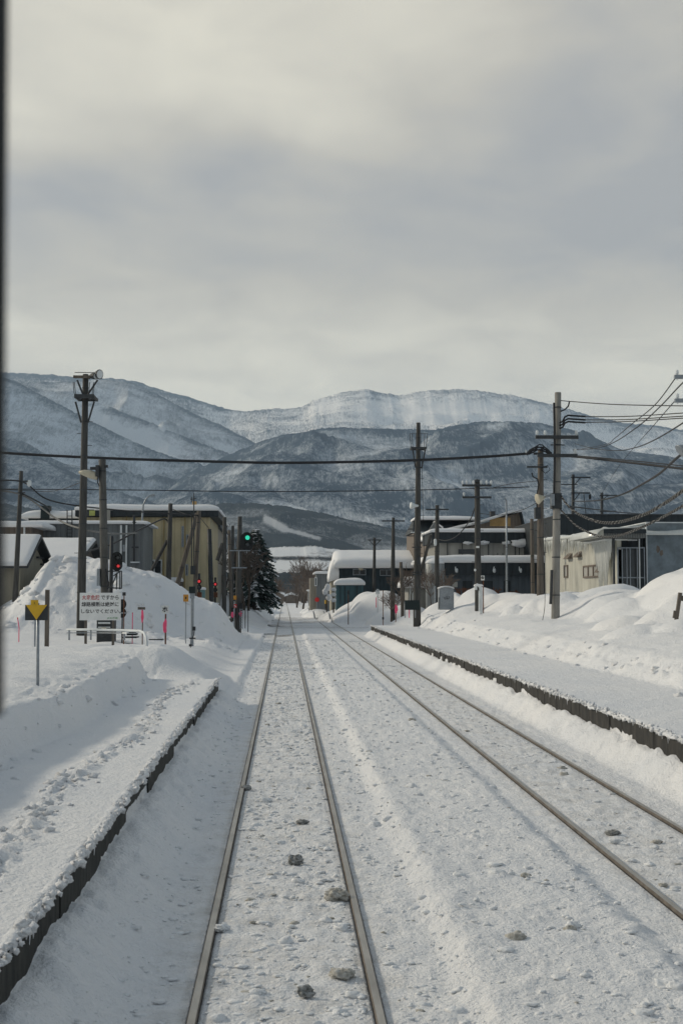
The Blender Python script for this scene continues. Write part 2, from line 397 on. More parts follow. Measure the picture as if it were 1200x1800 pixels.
    def rough(s, c, rx, ry, rz, seed=0, amp=.5, nu=44, nv=28):
        o = len(s.v); th_, q_ = np.meshgrid(np.linspace(0, math.pi, nv+1), np.linspace(0, 2*math.pi, nu, endpoint=False), indexing='ij')
        x = np.sin(th_)*np.cos(q_); y = np.sin(th_)*np.sin(q_); z = np.cos(th_)
        k = 1+amp*(fbm(x*1.6+z*1.1, y*1.6-z*.9+seed, 5, seed*7+3, .62)+.6*fbm(z*2.3+y, x*2.1-y, 4, seed*5+9, .62))
        s.v += [(c[0]+rx*a*d, c[1]+ry*b*d, c[2]+rz*e*d) for a, b, e, d in zip(x.ravel(), y.ravel(), z.ravel(), k.ravel())]
        for i in range(nv):
            for j in range(nu): s.f.append((o+i*nu+j, o+(i+1)*nu+j, o+(i+1)*nu+(j+1) % nu, o+i*nu+(j+1) % nu))
        return s
    def build(s, name, m, parent=None, smooth=False):
        me = bpy.data.meshes.new(name); 
        off = OFF.get(parent.name, Vector((0, 0, 0))) if parent else Vector((0, 0, 0))
        me.from_pydata([(v[0]-off[0], v[1]-off[1], v[2]-off[2]) for v in s.v], [], s.f)
        me.materials.append(M[m] if isinstance(m, str) else m)
        if smooth: me.shade_smooth()
        o = bpy.data.objects.new(name, me); COL.objects.link(o)
        if parent: o.parent = parent; OFF[o.name] = off
        return o
def thing(name, label, cat, loc, group=None):
    o = bpy.data.objects.new(name, None); COL.objects.link(o); o.location = loc; o.empty_display_size = .3
    OFF[o.name] = Vector(loc); o['label'] = label; o['category'] = cat
    if group: o['group'] = group
    return o
def tag(o, label, cat, group=None):
    o['label'] = label; o['category'] = cat
    if group: o['group'] = group
    return o
def struct(o): o['kind'] = 'structure'; return o
def grid_obj(name, X, Y, Z, m, smooth=True):
    """arrays (rows, cols) -> mesh"""
    r, c = X.shape; me = bpy.data.meshes.new(name)
    co = np.stack([X, Y, Z], -1).reshape(-1, 3).astype(np.float32)
    i = np.arange(r*c).reshape(r, c)
    q = np.stack([i[:-1, :-1], i[:-1, 1:], i[1:, 1:], i[1:, :-1]], -1).reshape(-1, 4)
    me.vertices.add(r*c); me.vertices.foreach_set('co', co.ravel())
    me.loops.add(q.size); me.loops.foreach_set('vertex_index', q.ravel().astype(np.int32))
    me.polygons.add(len(q)); me.polygons.foreach_set('loop_start', np.arange(0, q.size, 4, dtype=np.int32))
    me.update(calc_edges=True); me.materials.append(M[m] if isinstance(m, str) else m)
    if smooth: me.shade_smooth()
    o = bpy.data.objects.new(name, me); COL.objects.link(o); return o

# ------------------------------------------------------------------ ground
def seg(a, b, st): return np.arange(a, b, st)
xs = np.concatenate([seg(-34, -12, .5), seg(-12, -3.7, .08), seg(-3.7, -1.56, .035), [-1.525, -1.485, -1.465], seg(-1.43, 1.2, .026), seg(1.2, 2.85, .03), seg(2.85, 4.2, .028), seg(4.2, 4.97, .03), [4.985, 4.995, 5.02, 5.06], seg(5.1, 13, .06), seg(13, 20, .14), seg(20, 40, .6)])
RAILS = (-.515, .550, 2.995, 4.058); INNER = (1, -1, 1, -1)
for rx, inn in zip(RAILS, INNER):
    xs = xs[np.abs(xs-rx) > .115]
    xs = np.concatenate([xs, rx+inn*np.array([-.105,-.082,-.060,-.045,-.036,-.030,0,.028,.032,.052,.072,.086,.104])])
xs = np.unique(np.round(xs, 4))
ys = 3.2*np.exp(np.arange(0, math.log(420/3.2), 0.0062))
GX, GY = np.meshgrid(xs, ys)
GZ = Hbase(GX, GY)
bedw = np.maximum(np.clip((1.0-np.abs(GX))/.2, 0, 1), np.clip((1.0-np.abs(GX-3.53))/.2, 0, 1))
near = 1-ss(GY, 25, 60)
rg = np.clip(fbm(GX*9, GY*9, 4, 71, .6), -.9, .9)
rough_zone = ss(GX, -1.47, -1.3)*(1-ss(GX, 4.7, 4.9))
fineA = (0.014*rg+.012*fbm(GX*16, GY*13, 2, 70, .7))*rough_zone + .020*fbm(GX*3.1, GY*3.1, 3, 72)*rough_zone + 0.085*np.clip(vnoise(GX*5.5, GY*5.5, 73)+vnoise(GX*12, GY*12, 74)*.6-.34, 0, 1)*rough_zone
slopeL = ss(-GX, .9, 1.2)*(GX > -1.475)*(GY < 29.5)
fineA = fineA+slopeL*(.06*fbm(GX*3+GY*1.6, GY*2.2, 5, 75, .62))
slopeR = ss(GX, 4.5, 4.8)*(GX < 5.0)
fineA = fineA+slopeR*(.08*fbm(GX*4, GY*3, 5, 76, .6))
# foot prints along the cleared left platform
tr = np.exp(-((GX+2.05+.10*np.sin(GY*.6))/.15)**2)*(GX < -1.6)*(GY < 30)
fineA = fineA+tr*(.13*np.abs(fbm(GX*5, GY*3.6, 5, 77, .62))-.02)
fineA = fineA+(GX < -1.5)*.006*fbm(GX*8, GY*14, 3, 78)+(GX > 5.0)*(GX < 7.6)*.022*fbm(GX*4, GY*4, 4, 79)
bk = ((GX < -2.9) & (GX > -3.5) & (GY < 32))
fineA = fineA+bk*.06*fbm(GX*3, GY*1.8, 5, 80, .6)
bk = np.exp(-((GX-7.8)/.45)**2)*(GY < 76)
fineA = fineA+bk*.20*np.abs(fbm(GX*2.4, GY*1.9, 5, 81, .6))
fineA = fineA+.04*fbm(GX*2, GY*2, 5, 82, .6)*((GX < -3.4) | (GX > 8.4))+.50*np.abs(fbm(GX*.9+GY*.3, GY*.8, 6, 83, .6))*((GX < -1.9) & (GY > 50) & (GY<72))
# keep the snow clear of the rails; a flange groove on the inner side
for rx in RAILS:
    d = GX-rx
    fineA = np.where(np.abs(d) < .16, fineA*np.clip((np.abs(d)-.05)/.11, 0, 1), fineA)
Z = GZ+fineA*(0.35+.65*near)
fill = .25+.75*(1-ss(GY, 14, 60))
for rx, inner in zip(RAILS, INNER):
    d = (GX-rx)*inner
    Z = np.where((d > -.033) & (d < .030), -.10, Z)
    Z = np.where((d >= .030) & (d < .080), -.012-.022*fill, Z)
    Z = np.where((d > -.070) & (d <= -.033), -.012-.02*fill, Z)
g = struct(grid_obj('ground', GX, GY, Z, 'snow_ground'))
# the plain out to the mountains, lower than the near sheet
M['snow_far'] = snow_mat('snow_far', False)
fx = np.linspace(-9000, 9000, 160); fy = np.concatenate([np.linspace(-60, 400, 24), np.linspace(440, 9000, 120)])
FX, FY = np.meshgrid(fx, fy)
struct(grid_obj('snow_plain', FX, FY, -.45+0*FX+ .25*fbm(FX*.01, FY*.01, 3, 3), 'snow_far'))

# rails
for i, rx in enumerate(RAILS):
    yend = (430, 430, 112, 109)[i]
    prof = [(-.027,-.006),(-.022,0),(.022,0),(.027,-.006),(.027,-.03),(.012,-.045),(.012,-.12),(-.012,-.12),(-.012,-.045),(-.027,-.03)]
    o = MB(); 
    pts = [(rx+a, b) for a, b in prof]
    o.prism(pts, 2.5, yend, 'XZ')
    ob = o.build('rail', 'rail'); ob.data.materials.append(mat('rail_side', (.13,.115,.10), .8, .3, 6))
    for pl_ in ob.data.polygons: pl_.material_index = 0 if pl_.normal.z > .95 else 1
    tag(ob, ['left rail of the main track running straight to the crossing', 'right rail of the main track, with a wide flange groove beside it',
             'left rail of the siding track beside the cleared middle strip', 'right rail of the siding, nearest the right platform'][i], 'rail', 'rails in the snow')
# ------------------------------------------------------------------ platforms
def platform(x0, face, y0, y1, ztop, seed, mkey, name_lab, blocks):
    """face: +1 when the track is on the +X side. Dark edge wall with its own snow lip"""
    w_ = MB(); rr = random.Random(seed)
    y = y0
    while y < y1-.01:
        L_ = min(blocks*(.85+.3*rr.random()), y1-y)
        j = rr.uniform(-.012, .012)
        w_.b2(x0-face*.09+j, x0+face*0.0+j, y+.004, y+L_-.004, -.25, ztop-.03+rr.uniform(-.02, .015)); y += L_
    w_.b2(x0-face*.10, x0-face*.03, y0, y1-.02, -.25, ztop-.07)
    # end return of the platform
    w_.b2(x0-face*.10, x0-face*1.2, y1-.10, y1-.005, -.25, ztop-.05)
    wall = w_.build('platform', mkey); struct(wall)
    s = MB(); n = int((y1-y0)/.06); yy = np.exp(np.linspace(math.log(y0), math.log(y1+.03), n))
    dr = .035+.035*fbm(yy*1.1, yy*0, 4, seed)+.07*np.abs(fbm(yy*7, yy*0, 4, seed+3)); ov = .025+.03*fbm(yy*2, yy*0+4, 3, seed+1)+.035*fbm(yy*9, yy*0, 3, seed+5)
    zt = ztop+.004+.03*fbm(yy*3.5, yy*0, 4, seed+7)
    ring = []
    for i in range(n):
        e = x0+face*ov[i]
        ring.append([(x0-face*.12, yy[i], ztop-.03), (x0-face*.07, yy[i], ztop-.002), (x0-face*.02, yy[i], zt[i]), (e-face*.012, yy[i], zt[i]-.012), (e, yy[i], zt[i]-.045), (e-face*.015, yy[i], zt[i]-max(.04,dr[i])), (x0-face*.05, yy[i], ztop-.04)])
    k = 7; vs = [p for r_ in ring for p in r_]; fs = []
    for i in range(n-1):
        for j in range(k-1): fs.append((i*k+j, i*k+j+1, (i+1)*k+j+1, (i+1)*k+j))
        fs.append((i*k+k-1, i*k, (i+1)*k, (i+1)*k+k-1))
    fs += [tuple(range(k)), tuple((n-1)*k+j for j in range(k))[::-1]]
    s.add(vs, fs)
    for i in range(int((y1-y0)*26)):
        y = y0+(y1-y0)*rr.random()**1.5; r = .010+.028*rr.random()**2
        s.blob((x0+face*rr.gauss(.012, .022), y, ztop-.01+rr.gauss(0, .016)), r, r*1.3, r*.8, i, .35, 7, 5)
    s.build('snow_lip', 'snow', wall, True)
    ic = MB()
    for i in range(int((y1-y0)*2.2)):
        y = y0+(y1-y0)*rr.random()**1.6; h = rr.uniform(.02, .10)*(1 if rr.random() < .6 else .5); x = x0+face*rr.uniform(.004, .016)
        ic.tube((x, y, ztop-.04), (x, y+rr.uniform(-.01, .01), ztop-.05-h), rr.uniform(.006, .014), .002, 4)
    q = ic.build('icicles', 'snow', wall); q['kind'] = 'stuff'
    return wall
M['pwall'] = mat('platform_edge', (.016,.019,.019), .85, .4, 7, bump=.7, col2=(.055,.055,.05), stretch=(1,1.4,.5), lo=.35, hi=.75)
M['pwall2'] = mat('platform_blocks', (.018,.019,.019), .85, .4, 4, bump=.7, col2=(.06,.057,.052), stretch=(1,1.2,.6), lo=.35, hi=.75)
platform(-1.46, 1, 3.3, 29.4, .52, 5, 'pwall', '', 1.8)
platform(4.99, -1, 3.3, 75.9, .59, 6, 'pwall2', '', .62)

# ------------------------------------------------------------------ mountains: one terrain sheet per ridge, each at its own distance
def mtn_mat(name, forest, snowc, scale, bias, streak=1.0):
    m = bpy.data.materials.new(name); m.use_nodes = True
    nt = m.node_tree; b = nt.nodes['Principled BSDF']; NN = nt.nodes; LL = nt.links
    b.inputs['Roughness'].default_value = 1; b.inputs['Specular IOR Level'].default_value = 0
    t = NN.new('ShaderNodeTexCoord')
    def noise(sc, st, det=6, ro=.6, dist=0):
        mp = NN.new('ShaderNodeMapping'); mp.inputs['Scale'].default_value = st; LL.new(t.outputs['Object'], mp.inputs[0])
        n = NN.new('ShaderNodeTexNoise'); n.inputs['Scale'].default_value = sc; n.inputs['Detail'].default_value = det; n.inputs['Roughness'].default_value = ro; n.inputs['Distortion'].default_value = dist
        LL.new(mp.outputs[0], n.inputs['Vector']); return n.outputs[0]
    def Mm(op, a, bb, c=None):
        n = NN.new('ShaderNodeMath'); n.operation = op
        for i, v in enumerate((a, bb, c)):
            if v is None: continue
            if isinstance(v, (int, float)): n.inputs[i].default_value = v
            else: LL.new(v, n.inputs[i])
        return n.outputs[0]
    big = noise(scale, (1, .7, 2.2), 7, .62, .6)
    fine = noise(scale*9, (2.2, .4, .5), 5, .65)
    spec = noise(scale*34, (1.8, .28, .4), 3, .7)
    at = NN.new('ShaderNodeAttribute'); at.attribute_name = 'open'
    f = Mm('ADD', Mm('MULTIPLY', Mm('SUBTRACT', big, .5), 4.4), Mm('MULTIPLY', Mm('SUBTRACT', fine, .5), 2.6*streak))
    f = Mm('ADD', f, Mm('MULTIPLY', Mm('SUBTRACT', spec, .5), 2.4*streak))
    f = Mm('ADD', f, Mm('ADD', at.outputs['Fac'], bias))
    r = NN.new('ShaderNodeMapRange'); r.inputs['From Min'].default_value = -.75; r.inputs['From Max'].default_value = .95; LL.new(f, r.inputs['Value'])
    mx = NN.new('ShaderNodeMix'); mx.data_type = 'RGBA'; LL.new(r.outputs[0], mx.inputs['Factor'])
    mx.inputs['A'].default_value = (*forest, 1); mx.inputs['B'].default_value = (*snowc, 1)
    LL.new(mx.outputs['Result'], b.inputs['Base Color'])
    return m
def ridge(name, D, depth, sky_, m, seed, spur=.10, p=1.15, openf=None, foot=0.0, cols=1300, rows=56, jag=1.0, back=.25, vf=1.0):
    pts = np.array(sky_, float); px = np.linspace(-420, 1620, cols)
    py = np.interp(px, pts[:, 0], pts[:, 1])
    k = np.ones(9)/9; pe = np.pad(py, 4, 'edge'); py = np.convolve(pe, k, 'valid')
    py = py-1.6*fbm(px/23, px*0, 4, seed+60, .6)*jag
    cz = CAMH+(1044-py)/FPX*D
    v = np.concatenate([np.linspace(-back, -.02, 7), np.linspace(0, 1, rows)**1.0])
    PXg, V = np.meshgrid(px, v); CZ = np.meshgrid(cz, v)[0]
    Xc = (PXg-500)/FPX*D            # crest position; the sheet runs straight towards the valley
    Y = D-depth*np.maximum(V, 0)+(-np.minimum(V, 0))*depth
    X = Xc*(Y/D)**0.55
    vv = np.clip(V, 0, 1)
    s = D/4500.
    V0 = V; V = V*vf
    wx = fbm(X/(900*s), V*2.2, 3, seed+20)*.9
    rid = 1-3.4*np.abs(fbm(X/(560*s)+wx+V*1.1, V*1.3+wx*.5, 4, seed, .42))
    rid2 = 1-3.4*np.abs(fbm(X/(210*s)+wx*2-V*1.6, V*2.6, 3, seed+31, .42))
    base = (CZ-foot)*(1-vv)**p+foot
    V = V0
    Zr = base+spur*(CZ-foot)*((rid-.35)+.42*(rid2-.35))*np.clip(vv*4, 0, 1)*(1-vv)**.6
    lim = CAMH+(CZ-CAMH)*Y/D-2*s*np.clip(vv*20,0,1)
    Zr = np.minimum(Zr, np.where(V > 0, lim, 1e9))
    Zr = Zr+.005*CZ*fbm(X/(70*s), Y/(90*s), 4, seed+5)*np.clip(vv*8, .0, 1)
    # ragged tree line on the crest
    jg = fbm(X/(9*s), V*3, 3, seed+8, .7)*3.0*s*jag*np.exp(-(vv/.004)**2)*(V >= 0)
    Zr = Zr+jg
    Zr = np.where(V < 0, CZ*(1+V*1.6), Zr)
    o = grid_obj(name, X, Y, Zr, m)
    op = 0*X+ .30*ss(vv, .02, .12)-.8*np.exp(-(vv/.03)**2)-1.2*np.clip(rid-.55, 0, 1)*np.clip(vv*6, 0, 1)+.55*np.clip(.3-rid, 0, 1)-.6*np.clip(rid2-.6, 0, 1)+.45*np.clip(.2-rid2, 0, 1)
    if openf:
        # photograph-independent clearings given on the ground as azimuth / height pairs
        az = 500+X/Y*FPX; el = 1044-(Zr-CAMH)/Y*FPX
        op = op+openf(az, el)
    a = o.data.attributes.new('open', 'FLOAT', 'POINT'); a.data.foreach_set('value', op.ravel().astype(np.float32))
    return struct(o)
def segd(x, y, x0, y0, x1, y1, wd):
    t = np.clip(((x-x0)*(x1-x0)+(y-y0)*(y1-y0))/((x1-x0)**2+(y1-y0)**2), 0, 1)
    return np.exp(-(np.hypot(x-x0-t*(x1-x0), y-y0-t*(y1-y0))/wd)**2)
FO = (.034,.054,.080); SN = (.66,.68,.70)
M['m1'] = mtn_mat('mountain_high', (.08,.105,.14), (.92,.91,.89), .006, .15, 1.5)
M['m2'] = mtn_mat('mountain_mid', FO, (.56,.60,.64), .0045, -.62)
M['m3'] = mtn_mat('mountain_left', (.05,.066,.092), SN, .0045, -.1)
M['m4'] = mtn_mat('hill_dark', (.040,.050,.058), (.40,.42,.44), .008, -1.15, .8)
M['m5'] = mtn_mat('hill_field', (.05,.055,.06), (.66,.68,.70), .011, .3)
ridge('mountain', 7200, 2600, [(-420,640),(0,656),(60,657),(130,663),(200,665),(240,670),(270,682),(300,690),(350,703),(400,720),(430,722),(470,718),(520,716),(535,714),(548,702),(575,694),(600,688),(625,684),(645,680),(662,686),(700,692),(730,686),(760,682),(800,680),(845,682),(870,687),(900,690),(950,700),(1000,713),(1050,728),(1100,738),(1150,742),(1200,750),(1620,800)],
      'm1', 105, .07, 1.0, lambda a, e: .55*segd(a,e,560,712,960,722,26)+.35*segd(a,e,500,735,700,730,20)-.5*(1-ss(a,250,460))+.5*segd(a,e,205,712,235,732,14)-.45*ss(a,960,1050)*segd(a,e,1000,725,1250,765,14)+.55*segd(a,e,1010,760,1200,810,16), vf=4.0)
ridge('mountain', 6300, 2300, [(-420,655),(0,672),(100,672),(180,667),(230,672),(280,696),(350,731),(400,753),(440,774),(480,800),(700,960),(1620,1000)],
      'm3', 131, .12, 1.05, lambda a, e: .7*segd(a,e,230,745,300,760,14)+.8*segd(a,e,355,772,410,790,9)+.2*(1-ss(a,300,400)))
ridge('mountain', 5700, 2200, [(-420,652),(0,666),(60,682),(100,690),(165,706),(250,738),(310,762),(360,783),(400,797),(470,830),(700,980),(1620,1000)],
      'm3', 151, .12, 1.05, lambda a, e: 1.25*segd(a,e,165,728,205,752,9)+1.35*segd(a,e,225,762,300,795,12)+.5*segd(a,e,80,690,160,722,8))
ridge('mountain', 5100, 2100, [(-420,640),(-60,652),(0,662),(30,672),(95,707),(160,741),(225,773),(300,803),(350,815),(420,850),(700,980),(1620,1000)],
      'm2', 171, .13, 1.05, lambda a, e: .45*segd(a,e,20,720,130,760,30)+.3)
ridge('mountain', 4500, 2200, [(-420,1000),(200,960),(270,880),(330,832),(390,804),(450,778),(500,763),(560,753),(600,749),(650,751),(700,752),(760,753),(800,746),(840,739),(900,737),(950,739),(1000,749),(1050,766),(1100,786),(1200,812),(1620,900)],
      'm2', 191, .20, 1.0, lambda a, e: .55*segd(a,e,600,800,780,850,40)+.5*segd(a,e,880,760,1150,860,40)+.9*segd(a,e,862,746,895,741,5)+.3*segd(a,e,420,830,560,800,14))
ridge('mountain', 3700, 1500, [(-420,700),(0,787),(60,800),(120,828),(200,862),(260,880),(330,905),(420,940),(700,990),(1620,1000)],
      'm2', 211, .13, 1.1, lambda a, e: .1+0*a)
ridge('mountain', 3300, 1500, [(-420,960),(180,950),(260,905),(330,872),(400,858),(480,862),(560,880),(700,900),(860,880),(1000,862),(1120,850),(1200,846),(1620,800)],
      'm2', 231, .16, 1.05, lambda a, e: .85*segd(a,e,430,888,560,895,8)+.1)
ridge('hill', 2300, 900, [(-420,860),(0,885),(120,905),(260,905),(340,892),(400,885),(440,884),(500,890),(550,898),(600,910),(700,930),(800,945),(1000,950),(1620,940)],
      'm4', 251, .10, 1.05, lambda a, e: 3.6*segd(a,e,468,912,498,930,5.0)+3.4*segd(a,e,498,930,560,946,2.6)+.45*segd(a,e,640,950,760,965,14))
ridge('hill', 1300, 560, [(-420,985),(0,990),(300,985),(420,975),(470,964),(500,961),(550,960),(590,965),(640,975),(720,985),(900,985),(1620,975)],
      'm5', 271, .05, .8, lambda a, e: -2.4*segd(a,e,430,981,640,983,4.5)-.8*segd(a,e,440,1005,640,1003,4)-1.2*segd(a,e,540,970,640,978,5)+.8, jag=1.4)
ridge('hill', 820, 300, [(-420,1002),(0,1004),(300,1004),(440,1008),(480,1006),(520,1008),(560,1002),(700,1004),(900,1000),(1620,1000)],
      'm4', 291, .05, .8, lambda a, e: .05+0*a, jag=2.2)

# ------------------------------------------------------------------ haze
hz = MB(); hz.b2(-9500, 9500, -80, 9300, -2.0, 1420)
hm = bpy.data.materials.new('haze'); hm.use_nodes = True; hn = hm.node_tree; hn.nodes.clear()
ho = hn.nodes.new('ShaderNodeOutputMaterial'); hv = hn.nodes.new('ShaderNodeVolumePrincipled')
hv.inputs['Color'].default_value = (.62,.80,1.0,1); hv.inputs['Density'].default_value = 6.8e-5; hv.inputs['Anisotropy'].default_value = 0.2
hn.links.new(hv.outputs[0], ho.inputs['Volume'])
hb = hz.build('haze', hm); hb['kind'] = 'stuff'
# ------------------------------------------------------------------ snow clods
def clod(px, py, r, m, lab, seed, flat=.7):
    a = W(px, py, 10); t = (0-CAMH)/(a.z-CAMH); x, y = a.x*t, 10*t
    b = MB().rough((x, y, -.02+r*flat*.5), r*1.15, r*.9, r*flat, seed)
    # knobbly surface
    o = b.build('snow_clod', m, None, True); tag(o, lab, 'snow clod', 'frozen lumps between the rails'); return o
clod(519,1513,.055,'darkice','dark grey ice lump on the snow between the main rails',3,.8)
clod(592,1575,.088,'dirtsnow','large brownish snow clod lying against the right main rail',4,.6)
clod(537,1743,.045,'darkice','small dark stone-like ice lump nearest the viewer between the main rails',5,.8)
clod(532,1443,.055,'darkice','flat dark ice lump farther up between the main rails, beyond the larger lumps',6,.4)
clod(600,1712,.07,'dirtsnow','low pale dirty snow clod beside the right main rail near the bottom edge',7,.5)
clod(1077,1463,.06,'darkice','dark ice lump between the two siding rails',8,.5)
clod(1079,1477,.05,'gsnow','grey ice lump touching the darker one in the siding bed',9,.5)
clod(764,1347,.06,'gsnow','grey lump of snow on the middle strip, farthest of the larger ones',10,.5)
clod(877,1443,.06,'gsnow','flat grey snow slab on the middle strip near the siding',11,.4)
clod(1181,1745,.10,'gsnow','large pale snow clod at the right bottom corner of the middle strip',12,.6)
clod(840,1615,.08,'gsnow','low grey snow clod in the centre of the middle strip',13,.4)
clod(1120,1677,.08,'gsnow','wedge-shaped snow clod on the middle strip below the siding slope',14,.5)
clod(388,1630,.05,'gsnow','round grey clod just inside the left main rail',15,.6)
clod(432,1384,.05,'darkice','dark lump sitting against the left main rail',16,.6)
# crumbs nobody could count
cb = MB(); cs = MB()
rr = random.Random(11)
for i in range(8000):
    z_ = rr.random()
    y = 6.3+62*z_**2.3
    q = rr.random()
    if q < .45: x = rr.uniform(-.50, .50)
    elif q < .58: x = rr.uniform(.68, 1.2)
    elif q < .82: x = rr.uniform(1.2, 2.6)
    elif q < .9: x = rr.uniform(3.08, 3.98)
    else: x = rr.uniform(-1.15, -.68)
    if min(abs(x-r_) for r_ in RAILS) < .07: continue
    r = .006+.020*rr.random()**5+.0003*y
    zt = Hs(x, y)
    (cb if rr.random() < .035 and x > -.6 else cs).blob((x, y, zt+r*.2), r*rr.uniform(.9, 2.0), r*rr.uniform(.8,1.3), r*rr.uniform(.3, .6), i, .25, 6, 4)
for i in range(420):
    y = 6.2+40*rr.random()**1.9; x = rr.choice((rr.uniform(-.42, .45), rr.uniform(-.42, .45), rr.uniform(1.3, 2.6), rr.uniform(3.1, 3.95), rr.uniform(.7, 1.1)))
    r = .016+.034*rr.random()**2; (cb if rr.random() < .12 else cs).rough((x, y, Hs(x, y)+r*.12), r*rr.uniform(1, 1.6), r, r*rr.uniform(.4, .75), i, .55, 12, 8)
o = cs.build('snow_crumbs', 'gsnow', None, True); o['kind'] = 'stuff'
o = cb.build('dirty_snow_crumbs', 'dirtsnow', None, True); o['kind'] = 'stuff'
# row of trodden lumps on the left platform
tb = MB()
for i in range(520):
    y = 4.5+23*rr.random()**1.3; x = -2.05-.10*math.sin(y*.6)+rr.gauss(0, .09); r = .010+.038*rr.random()**3
    tb.blob((x, y, .525+r*.1), r*1.3, r, r*.7, i, .4, 8, 6)
o = tb.build('trodden_snow_lumps', 'snow', None, True); o['kind'] = 'stuff'

# broken lumps thrown along the ploughed banks and over the big pile
ck = MB()
for i in range(520):
    if i < 230: x, y = rr.gauss(7.75, .28), 10+64*rr.random(); r = .02+.07*rr.random()**3
    elif i < 430: x, y = rr.uniform(-13, -2.2), rr.uniform(50.5, 59.5); r = .05+.20*rr.random()**2.5
    else: x, y = rr.gauss(-3.0, .16), 6+24*rr.random(); r = .015+.05*rr.random()**3
    ck.rough((x, y, Hs(x, y)+r*.05), r*1.2, r, r*.75, i, .5, 12, 8)
o = ck.build('broken_snow_lumps', 'snow', None, True); o['kind'] = 'stuff'

# ------------------------------------------------------------------ level crossing marks
rd = MB()
def strip(pts, wd, z):
    for (a, b), (c, d) in zip(pts, pts[1:]):
        n = 6
        for i in range(n):
            t0, t1 = i/n, (i+1)/n
            x0, y0 = a+(c-a)*t0, b+(d-b)*t0; x1, y1 = a+(c-a)*t1, b+(d-b)*t1
            L_ = math.hypot(x1-x0, y1-y0); nx_, ny_ = -(y1-y0)/L_*wd/2, (x1-x0)/L_*wd/2
            k0 = rr.uniform(.35, 1.2); k1 = rr.uniform(.35, 1.2)
            rd.add([(x0-nx_*k0, y0-ny_*k0, z), (x0+nx_*k0, y0+ny_*k0, z), (x1+nx_*k1, y1+ny_*k1, z), (x1-nx_*k1, y1-ny_*k1, z)], [(0,1,2,3)])
strip([(-4.2,80),(-.62,77.5)],.9,.035); strip([(-4,84),(-2.6,83.5)],.8,.036)
strip([(-4.6,104),(-2.2,101.5),(-.7,97.5)],1.6,.06); strip([(.7,97),(4.2,96)],.5,.04); strip([(-.5,96.5),(.5,96.5)],.5,.03)
strip([(-2.6,76),(-.7,72.5)],.3,.035); strip([(-.48,74.5),(.48,76.5)],.5,.02); strip([(-.6,92.3),(7.6,91.2)],.5,.05); strip([(.9,108),(4.8,116)],.9,.06); strip([(-.6,106),(.9,108.2)],.5,.04)
strip([(-2.2,130),(4.4,128)],1.2,.05); strip([(-1.6,118),(2.4,121)],.8,.05)
o = struct(rd.build('road', mat('wet_asphalt', (.045,.045,.048), .7, .3, 3)))

# ------------------------------------------------------------------ poles
POLES = 'poles of the line and the town'
def pole(px, py, tx, ty, d, r0, r1, m, name, label, cat='pole', group=None, rings=0, steps=False):
    b = W(px, py, d); t = W(tx, ty, d)
    gz = min(Hs(b.x, d), b.z) if d < 400 else b.z
    th = thing(name, label, cat, (b.x, b.y, b.z), group)
    bb = MB(); base = Vector((b.x, b.y, gz-.3)); bb.path([base, b, (b+t)/2, t], [r0, r0, (r0+r1)/2, r1], 12)
    bb.build('shaft', m, th, True)
    if rings:
        for i in range(rings):
            p = b.lerp(t, (i+.6)/rings); rr_ = r0+(r1-r0)*(i+.6)/rings
            MB().lathe((p.x, p.y, p.z), [(rr_+.002, -.02), (rr_+.012, -.018), (rr_+.012, .018), (rr_+.002, .02)], 12).build('band', 'dsteel', th)
    if steps:
        n = 12
        for i in range(n):
            p = b.lerp(t, .25+.6*i/n); s_ = 1 if i % 2 else -1
            MB().tube(p+Vector((s_*.05, 0, 0)), p+Vector((s_*.30, 0, .0)), .012, .012, 5).build('climbing_peg', 'dsteel', th)
    return th, b, t
def at(b, t, k): return b.lerp(t, k)
def zat(py, d): return W(500, py, d).z
def xat(px, d): return W(px, 1000, d).x
def arm(th, px0, px1, py, d, sz=.10, m='dsteel', ins=(), name='crossarm', dy=-.14):
    x0, x1, z = xat(px0, d), xat(px1, d), zat(py, d)
    b = MB(); b.b2(x0, x1, d+dy-sz/2, d+dy+sz/2, z-sz/2, z+sz/2); o = b.build(name, m, th)
    if ins:
        for q in ins:
            x = xat(q, d); MB().lathe((x, d+dy, z+sz/2), [(.03, 0), (.03, .05), (.075, .06), (.05, .10), (.07, .12), (.045, .17), (.03, .20)], 10).build('insulator', 'offw', th)
    return x0, x1, z
def brace(th, pts, r, m='dsteel', name='brace'): MB().path(pts, r, 6).build(name, m, th)

# far left pole
th, b, t = pole(26,1076,38,828,58,.13,.085,'wood','utility_pole','leaning dark wooden pole in front of the cream gable shed','pole',POLES,0)
MB().lathe((t.x+.35,58,zat(850,58)),[(.02,-.18),(.10,-.12),(.10,.06),(.03,.12)],8).build('insulator','offw',th)
arm(th,32,48,848,58,.06); arm(th,30,44,868,58,.05)
